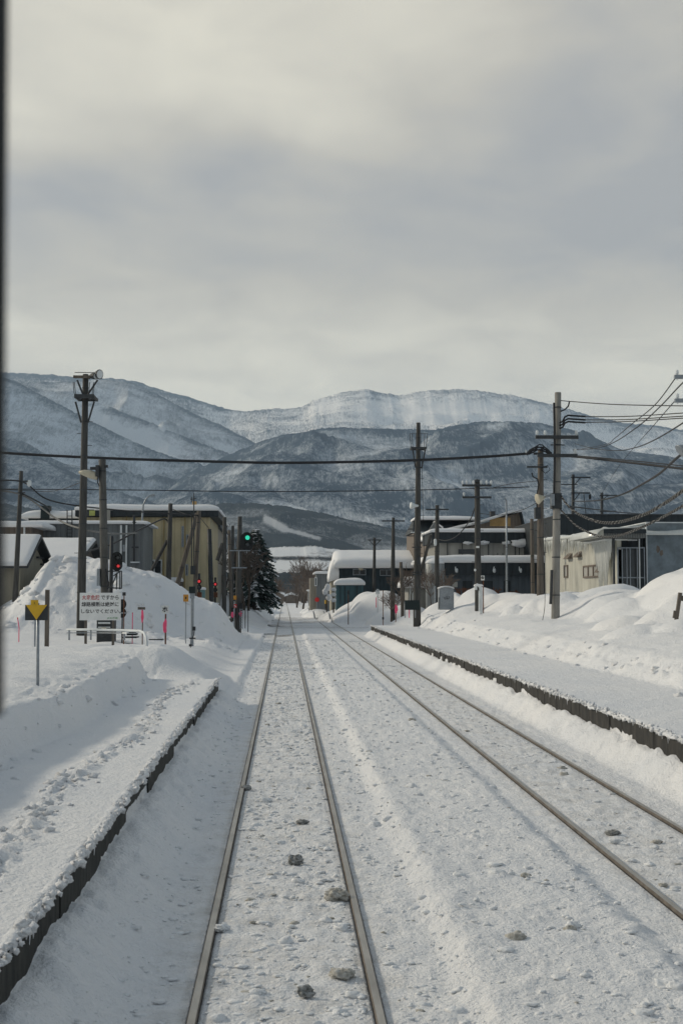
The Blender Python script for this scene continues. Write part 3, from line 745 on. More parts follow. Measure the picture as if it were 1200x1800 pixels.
# tall pole with platform and floodlights
th, b, t = pole(143,1078,151,658,50,.17,.11,'wood','floodlight_pole','tall dark pole with work platform and floodlights behind the white warning sign','pole',POLES,7,True)
d = 50
arm(th,126,177,666,d,.10,'wood2',name='top_beam')
x0, x1 = xat(131,d), xat(166,d); z = zat(702,d)
fr = MB(); fr.b2(x0,x1,d-.55,d-.47,z-.05,z+.05); fr.b2(x0,x1,d+.47,d+.55,z-.05,z+.05); fr.b2(x0,x0+.08,d-.5,d+.5,z-.05,z+.05); fr.b2(x1-.08,x1,d-.5,d+.5,z-.05,z+.05)
for i in range(7): fr.b2(x0+.1+i*(x1-x0-.2)/6-.02,x0+.1+i*(x1-x0-.2)/6+.02,d-.5,d+.5,z-.02,z+.02)
fr.b2(x0,x1,d-.56,d-.54,z-.09,z+.07)
fr.build('work_platform','dsteel',th)
for a, c_, e_, f_ in ((133,706,143,743),(166,706,155,743),(136,668,147,695),(172,668,153,696)):
    brace(th,[W(a,c_,d-.3),W(e_,f_,d-.15)],.035)
for q, w_ in ((129,134),(131,137),(167,164),(165,162),(158,157)): MB().path([W(q,672,d-.4),W((q+w_)/2-1,690,d-.45),W(w_,702,d-.5)],.014,5).build('hoop_rail','dsteel',th)
for yy_ in (-.5,.5): MB().tube((x0,d+yy_,z+.9),(x1,d+yy_,z+.9),.014).build('hand_rail','dsteel',th)
for k_, (q, e_) in enumerate(((164,661),(171,658))):
    p = W(q,e_,d-.2); hl = MB(); dirv = Vector((.75,-.55,-.1)).normalized()
    hl.path([p-dirv*.16,p-dirv*.05,p+dirv*.12,p+dirv*.14],[.05,.11,.19 if k_ else .13,.19 if k_ else .13],14)
    o = hl.build('floodlight','dsteel',th); MB().path([p+dirv*.142,p+dirv*.15],[.16 if k_ else .11]*2,14).build('lens','offw',o)
    brace(th,[p-dirv*.1,W(157,666,d-.1)],.03,name='lamp_bracket')
# concrete pole with street lamp
th, b, t = pole(186,1112,180,808,46,.145,.125,'concd','concrete_pole','short thick concrete pole carrying a flat pale street lamp above the warning sign','pole',POLES,6)
d = 46
MB().path([W(172,838,d-.1),W(160,834,d-.1),W(148,831,d-.1),W(139,830,d-.1)],[.13,.15,.11,.04],10).build('lamp_head','beige',th,True)
MB().b2(xat(168,d),xat(174,d),d-.25,d+.05,zat(840,d),zat(820,d)).b2(xat(158,d),xat(172,d),d-.2,d-.1,zat(828,d),zat(823,d)).b2(xat(184,d),xat(188,d),d-.1,d+.1,zat(823,d),zat(819,d)).build('lamp_bracket','dsteel',th)
MB().path([W(173,838,d-.15),W(172,848,d-.2),W(175,855,d-.2)],.02,5).build('wire_tail','cable',th)
MB().b2(xat(172,d),xat(177,d),d-.17,d+.1,zat(1030,d),zat(1000,d)).build('meter_box','steel',th)
MB().path([W(186,1000,d-.2),W(191,1025,d-.2),W(190,1036,d-.2)],.03,5).build('conduit','cable',th)
# red signal
th, b, t = pole(194,1110,197,942,45.2,.075,.06,'dsteel','railway_signal','oval black railway signal showing red, with a cage ladder, by the snow pile','signal','colour light signals',0)
d = 45.2
def oval(px0,px1,py0,py1,d,th_=.06):
    x0,x1,z0,z1 = xat(px0,d),xat(px1,d),zat(py1,d),zat(py0,d); r = (x1-x0)/2; cx_ = (x0+x1)/2; pl_ = []
    for i in range(17): q = math.pi*i/16; pl_.append((cx_+r*math.cos(q), z1-r+r*math.sin(q)))
    for i in range(17): q = math.pi+math.pi*i/16; pl_.append((cx_+r*math.cos(q), z0+r+r*math.sin(q)))
    return MB().prism(pl_, d-.3, d-.3+th_)
def lens(th, px, py, d, r, m, name='lens', parent=None):
    p = W(px,py,d-.34); l = MB(); l.path([(p.x,p.y+.05,p.z),(p.x,p.y-.02,p.z)],[r,r*.9],16); l.build(name,m,parent or th)
def hood(th, px, py, d, r, parent=None):
    p = W(px,py,d-.34); h = MB(); n = 12; vs=[];fs=[]
    for k_ in (0,1):
        for i in range(n+1):
            q = math.pi*(-.15+1.3*i/n); rr_ = r*(1.25)
            for e_ in (0,.012): vs.append((p.x+(rr_+e_)*math.cos(q), p.y+.04-k_*.22, p.z+(rr_+e_)*math.sin(q)))
    m_ = (n+1)*2
    for i in range(n):
        a=i*2
        fs += [(a,a+2,m_+a+2,m_+a),(a+1,m_+a+1,m_+a+3,a+3),(m_+a,m_+a+2,m_+a+3,m_+a+1),(a,a+1,a+3,a+2)]
    h.add(vs,fs).build('hood','black',parent or th)
o = oval(198,217,971,1004,d).build('backboard','black',th)
lens(th,208,995,d,.05,'lampr'); hood(th,208,995,d,.07); hood(th,208,980,d,.07); lens(th,208,980,d,.07,'glass','dark_lens')
lg = MB()
for a in ([(189,1004),(214,1004)],[(189,1033),(214,1034)],[(214,1004),(214,1034)],[(211,1006),(211,1036)],[(206,1006),(205,1036)],[(196,1032),(206,1008)],[(200,1012),(212,1004)]): lg.path([W(*a[0],d-.35),W(*a[1],d-.35)],.022,5)
for a in (1004,1034): lg.path([W(200,a,d-.35),W(200,a,d+.25),W(214,a,d+.25),W(214,a,d-.35)],.02,5)
lg.build('cage_ladder','dsteel',th)
MB().path([W(190,1110,d-.1),W(194,1042,d-.1)],.03,5).build('conduit','dsteel',th); MB().path([W(197,975,d),W(203,973,d-.1)],.04,6).build('bracket','dsteel',th)
# relay cabinet under the sign
p = W(187,1116,44.5)
th = thing('relay_cabinet','dark equipment cabinet with frosted slots standing below the white warning sign','cabinet',(p.x,p.y,p.z))
x0,x1 = xat(173,44.5),xat(203,44.5)
MB().b2(x0,x1,44.3,44.9,p.z-.5,zat(1086,44.5)).build('body','dsteel',th)
for a,c_ in ((1093,1096),(1101,1103)): MB().b2(x0+.05,x1-.12,44.27,44.3,zat(c_,44.5),zat(a,44.5)).build('slot','offw',th)
MB().b2(xat(182,44.5),xat(190,44.5),44.2,44.3,zat(1107,44.5),zat(1102,44.5)).build('hatch','beige',th)

# ------------------------------------------------------------------ writing
def text(body, cx_, cz_, y, h, m, parent, name='lettering', width=None, bold=0.0):
    cu = bpy.data.curves.new('lettering','FONT'); cu.body = body; cu.size = 1.0; cu.align_x = 'LEFT'; cu.extrude = 0.002; cu.offset = bold; cu.resolution_u = 3
    ob = bpy.data.objects.new('tmp', cu); COL.objects.link(ob); bpy.context.view_layer.update()
    dg = bpy.context.evaluated_depsgraph_get(); me = bpy.data.meshes.new_from_object(ob.evaluated_get(dg))
    bpy.data.objects.remove(ob); bpy.data.curves.remove(cu)
    co = np.zeros(len(me.vertices)*3); me.vertices.foreach_get('co', co); co = co.reshape(-1,3)
    if len(co) == 0: return None
    mn, mx_ = co.min(0), co.max(0); sx = (width/(mx_[0]-mn[0])) if width else h/(mx_[1]-mn[1]); sz = h/(mx_[1]-mn[1])
    off = OFF.get(parent.name, Vector((0,0,0)))
    n_ = np.stack([(co[:,0]-(mn[0]+mx_[0])/2)*sx+cx_-off[0], y-co[:,2]*.8-off[1], (co[:,1]-(mn[1]+mx_[1])/2)*sz+cz_-off[2]],-1)
    me.vertices.foreach_set('co', n_.ravel().astype(np.float32)); me.update(); me.materials.clear(); me.materials.append(M[m])
    ob = bpy.data.objects.new(name, me); COL.objects.link(ob); ob.parent = parent; return ob
d = 42.0
p = W(178,1113,d)
th = thing('warning_sign','white board with three lines of red and black Japanese writing on two posts','sign',(p.x,p.y,p.z))
MB().b2(xat(141.5,d),xat(213.5,d),d-.03,d,zat(1090,d),zat(1042,d)).build('board','white',th)
for q,e_ in ((152,1112),(200,1122)): MB().b2(xat(q-2,d),xat(q+2,d),d+.01,d+.10,zat(e_,d)-.4,zat(1050,d)).build('post','wood2',th)
k = 2300/d
text('大変危険',xat(161,d),zat(1050.2,d),d-.034,8.4/k,'txtr',th,width=31/k,bold=.012)
text('ですから',xat(194.3,d),zat(1050.2,d),d-.034,7.8/k,'txt',th,width=30.5/k,bold=.012)
text('線路横断は絶対に',xat(177.4,d),zat(1062,d),d-.034,8.4/k,'txt',th,width=64/k,bold=.012)
text('しないでください。',xat(179,d),zat(1074.2,d),d-.034,7.2/k,'txt',th,width=68/k,bold=.012)
text('JR北海道',xat(199,d),zat(1086.3,d),d-.034,3.6/k,'txtg',th,width=18.5/k,bold=.012)

# yellow and dark sign near the platform
d = 19.0; p = W(67,1188,d)
th = thing('stop_marker','small dark square sign with a yellow downward triangle on a thin steel post','sign',(p.x,p.y,p.z))
k = 2300/d
MB().tube((p.x,d+.03,p.z-.5),(W(66.5,1060,d).x,d+.03,zat(1060,d)),.022,.022,10).build('post','steel',th,True)
x0,x1,z0,z1 = xat(46,d),xat(86,d),zat(1090,d),zat(1063,d)
MB().b2(x0,x1,d-.012,d,z0,z1).build('plate','dsteel',th)
xm = (x0+x1)/2
MB().prism([(x0+.012,z1-.001),(x1-.012,z1-.001),(xm,z0+.006)],d-.022,d-.013).build('triangle','yellow',th)
MB().b2(xat(56,d),xat(69,d),d-.02,d-.004,z1,zat(1054.5,d)).build('top_plate','yellow',th)
text('ワンマン' if False else '2',xat(62.5,d),zat(1060,d),d-.022,3.2/k,'txt',th,width=2.4/k)

def post_thing(name,label,cat,px,py,top,d,w_,m,group=None,square=False,lean=0):
    p = W(px,py,d); th = thing(name,label,cat,(p.x,p.y,p.z),group)
    gz = min(p.z,Hs(p.x,d))-.3; z1 = zat(top,d); b = MB()
    if square: b.b2(p.x-w_/2,p.x+w_/2,d-w_/2,d+w_/2,gz,z1)
    else: b.path([(p.x,d,gz),(p.x,d,p.z),(p.x+lean,d,z1)],w_/2,8)
    b.build('post',m,th); return th,p
th,p = post_thing('grey_post','thick square grey post in the snow right behind the triangle sign','post',83,1106,1037,34,.10,'wood2',square=True)
MB().b2(p.x-.055,p.x+.055,33.945,34.055,zat(1037,34),zat(1037,34)+.02).build('cap','snow',th)
th,p = post_thing('thin_post','short thin steel post half hidden behind the triangle sign','post',62,1107,1080,30,.04,'steel'); MB().lathe((p.x,30,zat(1080,30)),[(.025,0),(.025,.02),(.01,.03)],8).build('cap','steel',th)
th,p = post_thing('snow_stake','short red snow stake in the drift left of the triangle sign','snow stake',34,1103,1087,44,.03,'pink',lean=-.05); MB().lathe((p.x-.05,44,zat(1088,44)),[(.02,0),(.02,.05),(.01,.06)],8).build('cap','red',th)
# railing with bent end, frosted
d = 34.5; z = zat(1107,d)
th = thing('pipe_railing','low frosted pipe railing bending down into the snow below the warning sign','railing',tuple(W(258,1142,33)))
rl = MB(); rl.path([W(118,1107,36.5),W(170,1107,36),W(215,1108,35.4),W(246,1109,34.4),W(253,1112,33.8),W(257,1120,33.2),W(258.5,1130,33),W(258,1146,33)],.035,8)
rl.build('pipe','offw',th,True)
MB().path([W(118,1112.5,36.5),W(170,1112.5,36),W(215,1113,35.4),W(240,1113,34.8)],.014,6).build('lower_wire','steel',th)
for q in (122,160,219): MB().tube(W(q,1107.5,35.8),W(q,1125,35.8),.025).build('upright','steel',th)
# switch stand, rods and snow tools beyond the sign
th,p = post_thing('switch_stand','dark switch stand with two round targets at the right edge of the warning sign','switch stand',215,1108,1056,44,.05,'dsteel')
for a in (1062,1077): MB().prism([(p.x+.14*math.cos(q*math.pi/8)*(1),zat(a,44)+.17*math.sin(q*math.pi/8)) for q in range(16)],43.93,43.96).build('target','black',th)
MB().b2(p.x-.16,p.x+.16,43.90,43.93,zat(1078.5,44),zat(1076,44)).build('stripe','steel',th)
th,p = post_thing('measuring_pole','thin brown rod with a dark box on top beside the switch stand','pole',218,1093,1046,43,.035,'rust')
MB().b2(p.x-.05,p.x+.05,42.95,43.05,zat(1047,43),zat(1041,43)).build('top_box','dsteel',th)
th,p = post_thing('snow_stake','thin red stake standing on the black switch machine','snow stake',233,1106,1078,45,.03,'pink'); MB().lathe((p.x,45,zat(1078,45)),[(.02,0),(.012,.03)],8).build('cap','red',th)
p = W(235,1117,45); th = thing('switch_machine','black stacked switch machine on the snow between warning sign and brown cross marker','switch machine',(p.x,p.y,p.z))
MB().b2(xat(226,45),xat(242,45),44.7,45.3,zat(1116,45),zat(1112.5,45)).build('body','black',th)
MB().b2(xat(228,45),xat(241,45),44.7,45.3,zat(1108.5,45),zat(1106,45)).build('lid','black',th)
MB().b2(xat(229,45),xat(240,45),44.8,45.2,zat(1112.5,45),zat(1108.5,45)).b2(xat(222,45),xat(246,45),44.2,45,zat(1120,45),zat(1118,45)).build('plinth','dsteel',th)
th,p = post_thing('cross_marker','thin pole with brown crossboard and pink ribbon left of the post with a katakana letter','marker',250.5,1122,1072,44,.035,'rust')
MB().b2(xat(243.5,44),xat(256.5,44),43.93,43.97,zat(1071.5,44),zat(1067,44)).build('crossboard','beige' if False else 'wood2',th)
MB().blob((p.x,43.93,zat(1082,44)),.045,.02,.20,3,.3).build('ribbon','pink',th)
d = 46; th,p = post_thing('whistle_marker','brown post topped by a black katakana letter with a large pink ribbon','marker',291,1132,1079,d,.055,'rust')
MB().blob((p.x-.02,d-.05,zat(1101,d)),.065,.03,.22,5,.3).build('ribbon','pink',th)
MB().b2(xat(285,d),xat(297,d),d-.01,d+.005,zat(1078,d),zat(1064.5,d)).build('letter_plate','white',th)
text('ホ',xat(291,d),zat(1071,d),d-.014,9.5/(2300/d),'txt',th,width=9.5/(2300/d),bold=.03)
p = W(275,1124,43); th = thing('snow_board','dark plank lying on the snow behind the katakana post','plank',(p.x,p.y,p.z))
MB().b2(xat(264,43),xat(288,43),42.8,43.2,zat(1124.6,43),zat(1122.8,43)).build('board','dsteel',th); MB().b2(xat(264,43),xat(278,43),42.85,43.15,zat(1122.8,43),zat(1122.2,43)).build('snow','snow',th)
th,p = post_thing('orange_marker','orange plate with a dark mark on a thin post left of the grey signal pole','marker',326.5,1124,1052,50,.04,'steel')
MB().b2(xat(323,50),xat(332,50),49.93,49.96,zat(1057.5,50),zat(1045,50)).build('plate','orange',th)
text('1',xat(327.5,50),zat(1051,50),49.925,4/46,'txt',th,width=2.2/46)
th,p = post_thing('signal_post','grey steel post with a dark square box on top, near the orange plate','post',338,1125,1050,48,.11,'steel')
MB().b2(xat(333,48),xat(344,48),47.85,48.1,zat(1043,48),zat(1031,48)).build('box','navy',th)
MB().b2(xat(334.5,48),xat(342.5,48),47.9,48.1,zat(1052,48),zat(1043,48)).build('collar','steel',th)
MB().b2(xat(340,48),xat(345,48),47.8,47.95,zat(1108,48),zat(1101,48)).build('side_box','dsteel',th)
MB().path([W(342,1108,47.85),W(341,1116,47.85),W(339,1121,47.9)],.015,5).build('cord','cable',th)
MB().path([W(333,1122,47.8),W(344,1122,47.8)],.03,6).build('foot','dsteel',th)
th,p = post_thing('stub_post','stub of dark post in the snow at the foot of the grey signal post','post',335,1135,1123,46.5,.03,'steel'); MB().b2(p.x-.05,p.x+.05,46.4,46.6,zat(1136,46.5),zat(1132,46.5)).build('foot','dsteel',th)

# poles by the yellow building
th,b,t = pole(296,1032,300,885,76,.16,.12,'wood','utility_pole','dark wooden pole with a diagonal strut before the yellow building window','pole',POLES,3)
brace(th,[W(262,1012,76.5),W(294,950,76.1)],.10,'wood','strut')
th,b,t = pole(309,1038,347,902,74,.14,.12,'wood2','leaning_pole','strongly leaning grey strut pole before the right end of the yellow building','pole',POLES,2)
th,b,t = pole(342,1052,350,898,72,.13,.11,'wood2','utility_pole','upright grey wooden pole at the right corner of the yellow building','pole',POLES,3)
MB().b2(xat(336,72),xat(344,72),71.6,71.9,zat(1010,72),zat(995,72)).build('meter_box','dsteel',th)
for q in (337,341): MB().tube(W(q,872 if q==341 else 900,71.7),W(q,996,71.7),.03).build('conduit','dsteel',th)
th,b,t = pole(394,1055,395,909,84,.15,.12,'wood','utility_pole','dark pole left of the green signal, leftmost of the close group','pole',POLES,2)
brace(th,[W(382,985,84),W(392,955,84)],.14,'wood','strut')
th,b,t = pole(406,1058,403,932,88,.12,.11,'wood2','utility_pole','shorter brown pole second in the close group left of the green signal','pole',POLES,2)
th,b,t = pole(408,1060,409.5,924,92,.12,.10,'wood','utility_pole','slim dark pole directly left of the green signal backboard','pole',POLES,2)
th,b,t = pole(372,1055,368,930,86,.16,.14,'dsteel','utility_pole','thick dark pole beside the beige back building','pole',POLES,2)
th,b,t = pole(368,1050,370,955,95,.05,.04,'steel','utility_pole','thin steel pole before the beige back building','pole',POLES,1)
# green signal
d = 70
th,b,t = pole(418,1107,422,908,d,.19,.11,'wood','railway_signal','tall dark signal pole beside the main track showing a green light','signal','colour light signals',5)
o = oval(423,445,936,969,d).build('backboard','black',th)
lens(th,435,945,d,.12,'lampg'); hood(th,435,945,d,.12); hood(th,435,957,d,.12); lens(th,435,957,d,.11,'glass','dark_lens')
MB().tube(W(420,950,d),W(430,950,d-.2),.05).build('bracket','dsteel',th)
fr = MB(); fr.path([W(403,968,d-.3),W(440,968,d-.3)],.03,6).path([W(407,998,d-.3),W(434,998,d-.3)],.035,6).path([W(420,968,d-.3),W(420,998,d-.3)],.03,6)
fr.build('crossbar','steel',th)
MB().b2(xat(411,d),xat(416.5,d),d-.35,d-.3,zat(1054,d),zat(1047,d)).build('orange_plate','orange',th)
q_ = MB(); q_.b2(xat(412,d),xat(417,d),d-.42,d-.38,zat(1068,d),zat(1062,d)); q_.build('striped_plate','red',th)
MB().prism([(xat(412,d),zat(1063.5,d)),(xat(413.5,d),zat(1063.5,d)),(xat(417,d),zat(1067,d)),(xat(415.5,d),zat(1067,d))],d-.44,d-.425).build('stripe','white',th)
MB().b2(xat(421,d),xat(427,d),d-.3,d+.1,zat(1074,d),zat(1060,d)).build('equipment_box','black',th); MB().b2(xat(407.5,d),xat(412,d),d-.2,d+.1,zat(1086,d),zat(1068,d)).build('equipment_box','black',th)
MB().blob((xat(410.5,d),d-.35,zat(1080,d)),.10,.05,.15,1,.2).build('ribbon','pink',th)
MB().blob((xat(423.5,d),d-.35,zat(1079,d)),.09,.05,.13,2,.2).build('ribbon','pink',th)
ld = MB(); ld.path([W(422,1070,d-.4),W(422,1106,d-.4)],.02,5).path([W(426,1070,d-.4),W(426,1106,d-.4)],.02,5)
for i in range(8): ld.tube(W(422,1072+i*4.4,d-.4),W(426,1072+i*4.4,d-.4),.014,.014,5)
ld.build('ladder','steel',th)
MB().tube(W(411,1070,d-.4),W(412,1106,d-.4),.025).build('conduit','steel',th)
th,p = post_thing('bollard','dark round post with a white band left of the green signal pole','post',403.5,1104,1081,72,.10,'dsteel'); MB().lathe((p.x,72,zat(1085,72)),[(.052,-.06),(.056,-.05),(.056,.05),(.052,.06)],10).build('band','white',th)
th,p = post_thing('thin_rod','thin dark rod right of the green signal pole','rod',431,1083,1061,80,.05,'dsteel'); MB().lathe((p.x,80,zat(1061,80)),[(.03,0),(.02,.04)],8).build('cap','dsteel',th)
th,p = post_thing('thin_rod','slender dark rod farthest right in the snow by the crossing','rod',436,1096,1070,76,.045,'dsteel'); MB().lathe((p.x,76,zat(1070,76)),[(.03,0),(.02,.04)],8).build('cap','dsteel',th)
# crossing lights
for (lab,px,py,d,pb,pt) in (('red crossing lamp on a post at the foot of the yellow building',350,1022,78,1050,1008),('red crossing lamp beside the snowy terrace of poles',378.5,1027,92,1052,1015)):
    th,p = post_thing('crossing_light',lab,'crossing light',px,pb,pt,d,.14,'dsteel','level crossing lights')
    for k_,q in enumerate((py,py+10)):
        c_ = W(px,q,d-.16); MB().path([(c_.x,c_.y+.14,c_.z),(c_.x,c_.y,c_.z)],[.12,.16],14).build('lamp_housing','black',th)
        MB().path([(c_.x,c_.y,c_.z),(c_.x,c_.y-.03,c_.z)],[.085 if not k_ else .07,.07],14).build('lens','lampr' if not k_ else 'glass',th)
    MB().b2(p.x-.16,p.x+.16,d-.15,d+.15,zat(1050,d),zat(1041,d)).build('base_box','rust',th)
p = W(357,1048,80); th = thing('control_cabinet','pale teal cabinet capped with snow between the two crossing lamps','cabinet',(p.x,p.y,p.z))
MB().b2(xat(353.5,80),xat(361,80),79.7,80.2,p.z-.8,zat(1036,80)).build('body',mat('teal_enamel',(.13,.24,.25),.5),th); MB().slab(xat(353.5,80),xat(361,80),79.7,80.2,zat(1036,80),.12,3,.03,4,3,e=.1).build('snow_cap','snow',th,True)
p = W(380,1072,86); th = thing('brown_box','rusty brown box poking out of the snow bank by the crossing','box',(p.x,p.y,p.z))
MB().box((p.x,86,zat(1067,86)),(.40,.4,.42),tilt=Matrix.Rotation(.12,3,'Y')).build('body','rust',th); MB().slab(p.x-.2,p.x+.2,85.8,86.2,zat(1061.5,86),.10,5,.02,4,3,e=.1).build('snow_cap','snow',th,True)

# right side poles
def xarmpole(px,pb,tx,pt,d,r0,r1,lab,arms,name='utility_pole',m='wood',steps=False,rings=3):
    th,b,t = pole(px,pb,tx,pt,d,r0,r1,m,name,lab,'pole',POLES,rings,steps)
    for a in arms: arm(th,a[0],a[1],a[2],d,a[3] if len(a)>3 else .09,'dsteel' if len(a)<6 else a[5],a[4] if len(a)>4 else ())
    return th,b,t
th,b,t = xarmpole(640,1056,639.5,975,135,.13,.10,'small crossarm pole in front of the teal shed',[(629,649,978,.10)])
th,b,t = xarmpole(657,1056,658,945,120,.17,.12,'crossarm pole with V braces before the dark teal house',[(646,670,949,.10)])
brace(th,[W(649,950,119.8),W(657,959,119.8)],.04); brace(th,[W(668,950,119.8),W(659,959,119.8)],.04)
th,b,t = xarmpole(690,1058,691,910,92,.17,.11,'brown crossarm pole right of the satellite dish',[(671,711,915.5,.09,(710,))])
th,b,t = xarmpole(707,1052,704,988,88,.12,.11,'short leaning brown pole behind the dark signboard',[],'leaning_pole','wood2')
# tall pole with basket and horn
d = 72
th,b,t = pole(732.5,1072,735,743,d,.21,.11,'wood','horn_pole','very tall brown pole with basket platform and horn speaker in the middle','pole',POLES,5,True)
x0,x1,z = xat(722,d),xat(749,d),zat(787.5,d); fr=MB()
fr.b2(x0,x1,d-.45,d-.38,z-.05,z+.05); fr.b2(x0,x1,d+.38,d+.45,z-.05,z+.05); fr.b2(x0,x0+.07,d-.4,d+.4,z-.05,z+.05); fr.b2(x1-.07,x1,d-.4,d+.4,z-.05,z+.05)
fr.build('work_platform','dsteel',th); cg=MB()
for q,e_ in ((722,720),(725,724),(731,731),(745,746),(748.5,751)):
    for yy_ in (-.42,.42): cg.path([W(q,787,d+yy_),W(e_,762,d+yy_)],.018,5)
for yy_ in (-.42,.42): MB().path([W(720,762,d+yy_),W(751,762,d+yy_)],.012,5).build('hand_rail','dsteel',th)
cg.build('basket_rail','dsteel',th)
for a in ((725,790,730,822),(747,790,741,822)): brace(th,[W(a[0],a[1],d-.3),W(a[2],a[3],d-.1)],.04)
MB().path([W(730,822,d-.1),W(742,822,d-.1)],.05,6).build('clamp','dsteel',th)
p=W(727,889,d-.3); hh=MB().path([p+Vector((.25,0,0)),p+Vector((.05,-.03,0)),p+Vector((-.14,-.07,0)),p+Vector((-.17,-.08,0))],[.05,.10,.19,.19],14); hh.build('horn_speaker','offw',th,True)
MB().b2(xat(731,d),xat(738,d),d-.3,d-.1,zat(992,d),zat(978,d)).build('equipment_box','dsteel',th)
brace(th,[W(739,1006,d+.4),W(757,940,d+.2)],.09,'wood','strut')
sr = MB(); sr.path([W(746,1000,d),W(742,850,d-.05),W(740,760,d-.1)],.012,4); sr.build('stay_wire','cable',th)
for a in (1006,1010,962): MB().path([W(724,a,d-.25),W(741,a,d-.25)],.03,5).build('step_bar','dsteel',th)
th,b,t = xarmpole(767,1062,768,888,76,.15,.11,'brown crossarm pole standing before the metal silo',[(748,788,895,.08)])
MB().b2(xat(762,76),xat(764.5,76),75.7,75.9,zat(1064,76),zat(1030,76)).build('cable_guard','steel',th)
MB().lathe((xat(764,76),75.8,zat(953,76)),[(.06,-.2),(.09,-.1),(.09,.15),(.04,.2)],8).build('transformer','offw',th)
th,b,t = xarmpole(840,1066,838,843,64,.17,.13,'brown pole with two insulated crossarms before the long low factory',[(812,863,852.5,.10,(813,820,832,845,855,863)),(812,863,873.5,.10,(815,))],steps=True)
MB().prism([(xat(833,64),zat(846,64)),(xat(843,64),zat(846,64)),(xat(838,64),zat(841,64))],63.85,64.15).build('cap','dsteel',th)
MB().b2(xat(835.5,64),xat(841,64),63.80,63.83,zat(963,64),zat(959.5,64)).build('tag','white',th)
MB().lathe((xat(833.5,64),63.8,zat(1002,64)),[(.03,-.06),(.06,0),(.03,.06)],8).build('bracket_light','offw',th)
th,b,t = xarmpole(890,1056,889.5,880,82,.075,.05,'thin grey lamp pole between the factory pole and the cable pole',[],'lamp_pole','steel')
MB().path([t,t+Vector((-.10,-.3,.08)),t+Vector((-.25,-.9,.1))],.03,6).build('lamp_arm','steel',th)
th,b,t = xarmpole(936,1052,934,912,76,.12,.10,'short grey pole beside the cable pole, left of the concrete pole',[],'utility_pole','wood2')
th,b,t = xarmpole(949,1048,949.5,792,60,.17,.13,'cable pole with coiled wires and transformer left of the thick concrete pole',[(926,962,819.5,.08),(938,955,796,.10)],'cable_pole','wood2',steps=True,rings=4)
d=60
cl=MB()
for k_ in range(7):
    pts=[]; 
    for i in range(9):
        u=i/8; pts.append(W(925+44*u, 798-6*math.sin(math.pi*u)*(1+.25*k_)+2*math.sin(u*9+k_*2), d-.2-.05*k_))
    cl.path(pts,.03,5)
cl.build('cable_coil','cable',th,True)
MB().path([W(934,831,d-.2),W(936,838,d-.2),W(944,842,d-.2),W(946,852,d-.2),W(943,870,d-.2),W(943,900,d-.15)],.035,5).build('riser_cable','cable',th)
MB().b2(xat(937,d),xat(946,d),d-.6,d-.25,zat(912,d),zat(892,d)).build('transformer','dsteel',th)
for q in (924,930): MB().tube(W(q,796,d-.2),W(q,791,d-.2),.03).build('insulator','offw',th)
MB().path([W(951,823,d-.2),W(962,818,d-.2),W(966,826,d-.2),W(958,832,d-.2),W(951,826,d-.2)],.02,5).build('loop_wire','cable',th)
# big concrete pole
d = 50
th,b,t = pole(975.5,1086,980,690,d,.165,.125,'conc','concrete_pole','thick round concrete pole with crossarms in the right snow bank','pole',POLES,6)
arm(th,941,1016,767,d,.13,'dsteel',(944,958,1013),dy=-.2); arm(th,944,1014,799.5,d,.13,'dsteel',(1011,),dy=-.2)
arm(th,968,992,780.5,d,.04)
MB().path([W(973,708,d-.15),W(974,760,d-.2),W(974,820,d-.2),W(973,870,d-.2),W(971,885,d-.2)],.045,6).build('riser_cable','cable',th,True)
MB().path([W(969,1002,d-.15),W(968,1040,d-.18),W(967,1062,d-.18)],.06,6).build('cable_guard','dsteel',th)
for k_,(a,c_,e_) in enumerate(((745,731,729),(750,737,735),(755,742,741))):
    MB().path([W(983,a-2,d-.1),W(988,a-4,d-.2),W(992,c_+2,d-.2),W(998,c_-1,d-.2),W(1010,c_,d-.2),W(1028,c_+1,d-.2)],.035,6).build('tension_cable','cable',th,True)
MB().path([W(985,723,d-.1),W(992,720,d-.1),W(998,714,d-.1),W(1000,706,d-.1)],.03,5).build('jumper_wire','cable',th)
p=W(944,876,d-.5)
ls=MB(); dv=Vector((-.9,-.25,-.25)).normalized(); q_=W(956,874,d-.4)
ls.path([q_,q_+dv*.08,q_+dv*.30,q_+dv*.31],[.05,.09,.21,.20],16); ls.build('lamp_shade','beige',th,True)
MB().path([W(957,873,d-.4),W(966,871,d-.3),W(972,872,d-.1)],.05,6).b2(xat(966,d),xat(972,d),d-.35,d-.2,zat(888,d),zat(868,d)).build('lamp_bracket','steel',th)
MB().b2(xat(969,d),xat(986,d),d-.19,d+.19,zat(893,d),zat(866,d)).build('clamp_band','dsteel',th)
sp=MB()
for i in range(10):
    q=W(983,862+i*5.5,d-.12); sp.tube(q,q+Vector((.09,-.02,.02)),.01,.01,4)
sp.build('short_pegs','dsteel',th)
# rear H-shaped arms
th,b,t = xarmpole(1006,1000,1006.5,834,105,.16,.12,'distant pole with offset crossarms right of the concrete pole',[(1004,1038,837.5,.10),(986,1015,850,.07),(1004,1037,865,.10)],'utility_pole','dsteel')
brace(th,[W(1006,856,104.8),W(1020,839,104.8)],.04); brace(th,[W(1008,880,104.8),W(1018,867,104.8)],.04); MB().path([W(1025,866,104.8),W(1029,905,104.8)],.03,5).build('drop_wire','cable',th); MB().blob(W(1036,873,104.7),.10,.08,.2,4,.3).build('insulator_string','cable',th)
th,b,t = xarmpole(1057,1000,1057,866,120,.17,.13,'farthest pole with short crossarms over the dark roof',[(1054,1085,869,.10),(1054,1083,897.5,.10)],'utility_pole','dsteel')
brace(th,[W(1058,878,119.8),W(1070,870,119.8)],.04)
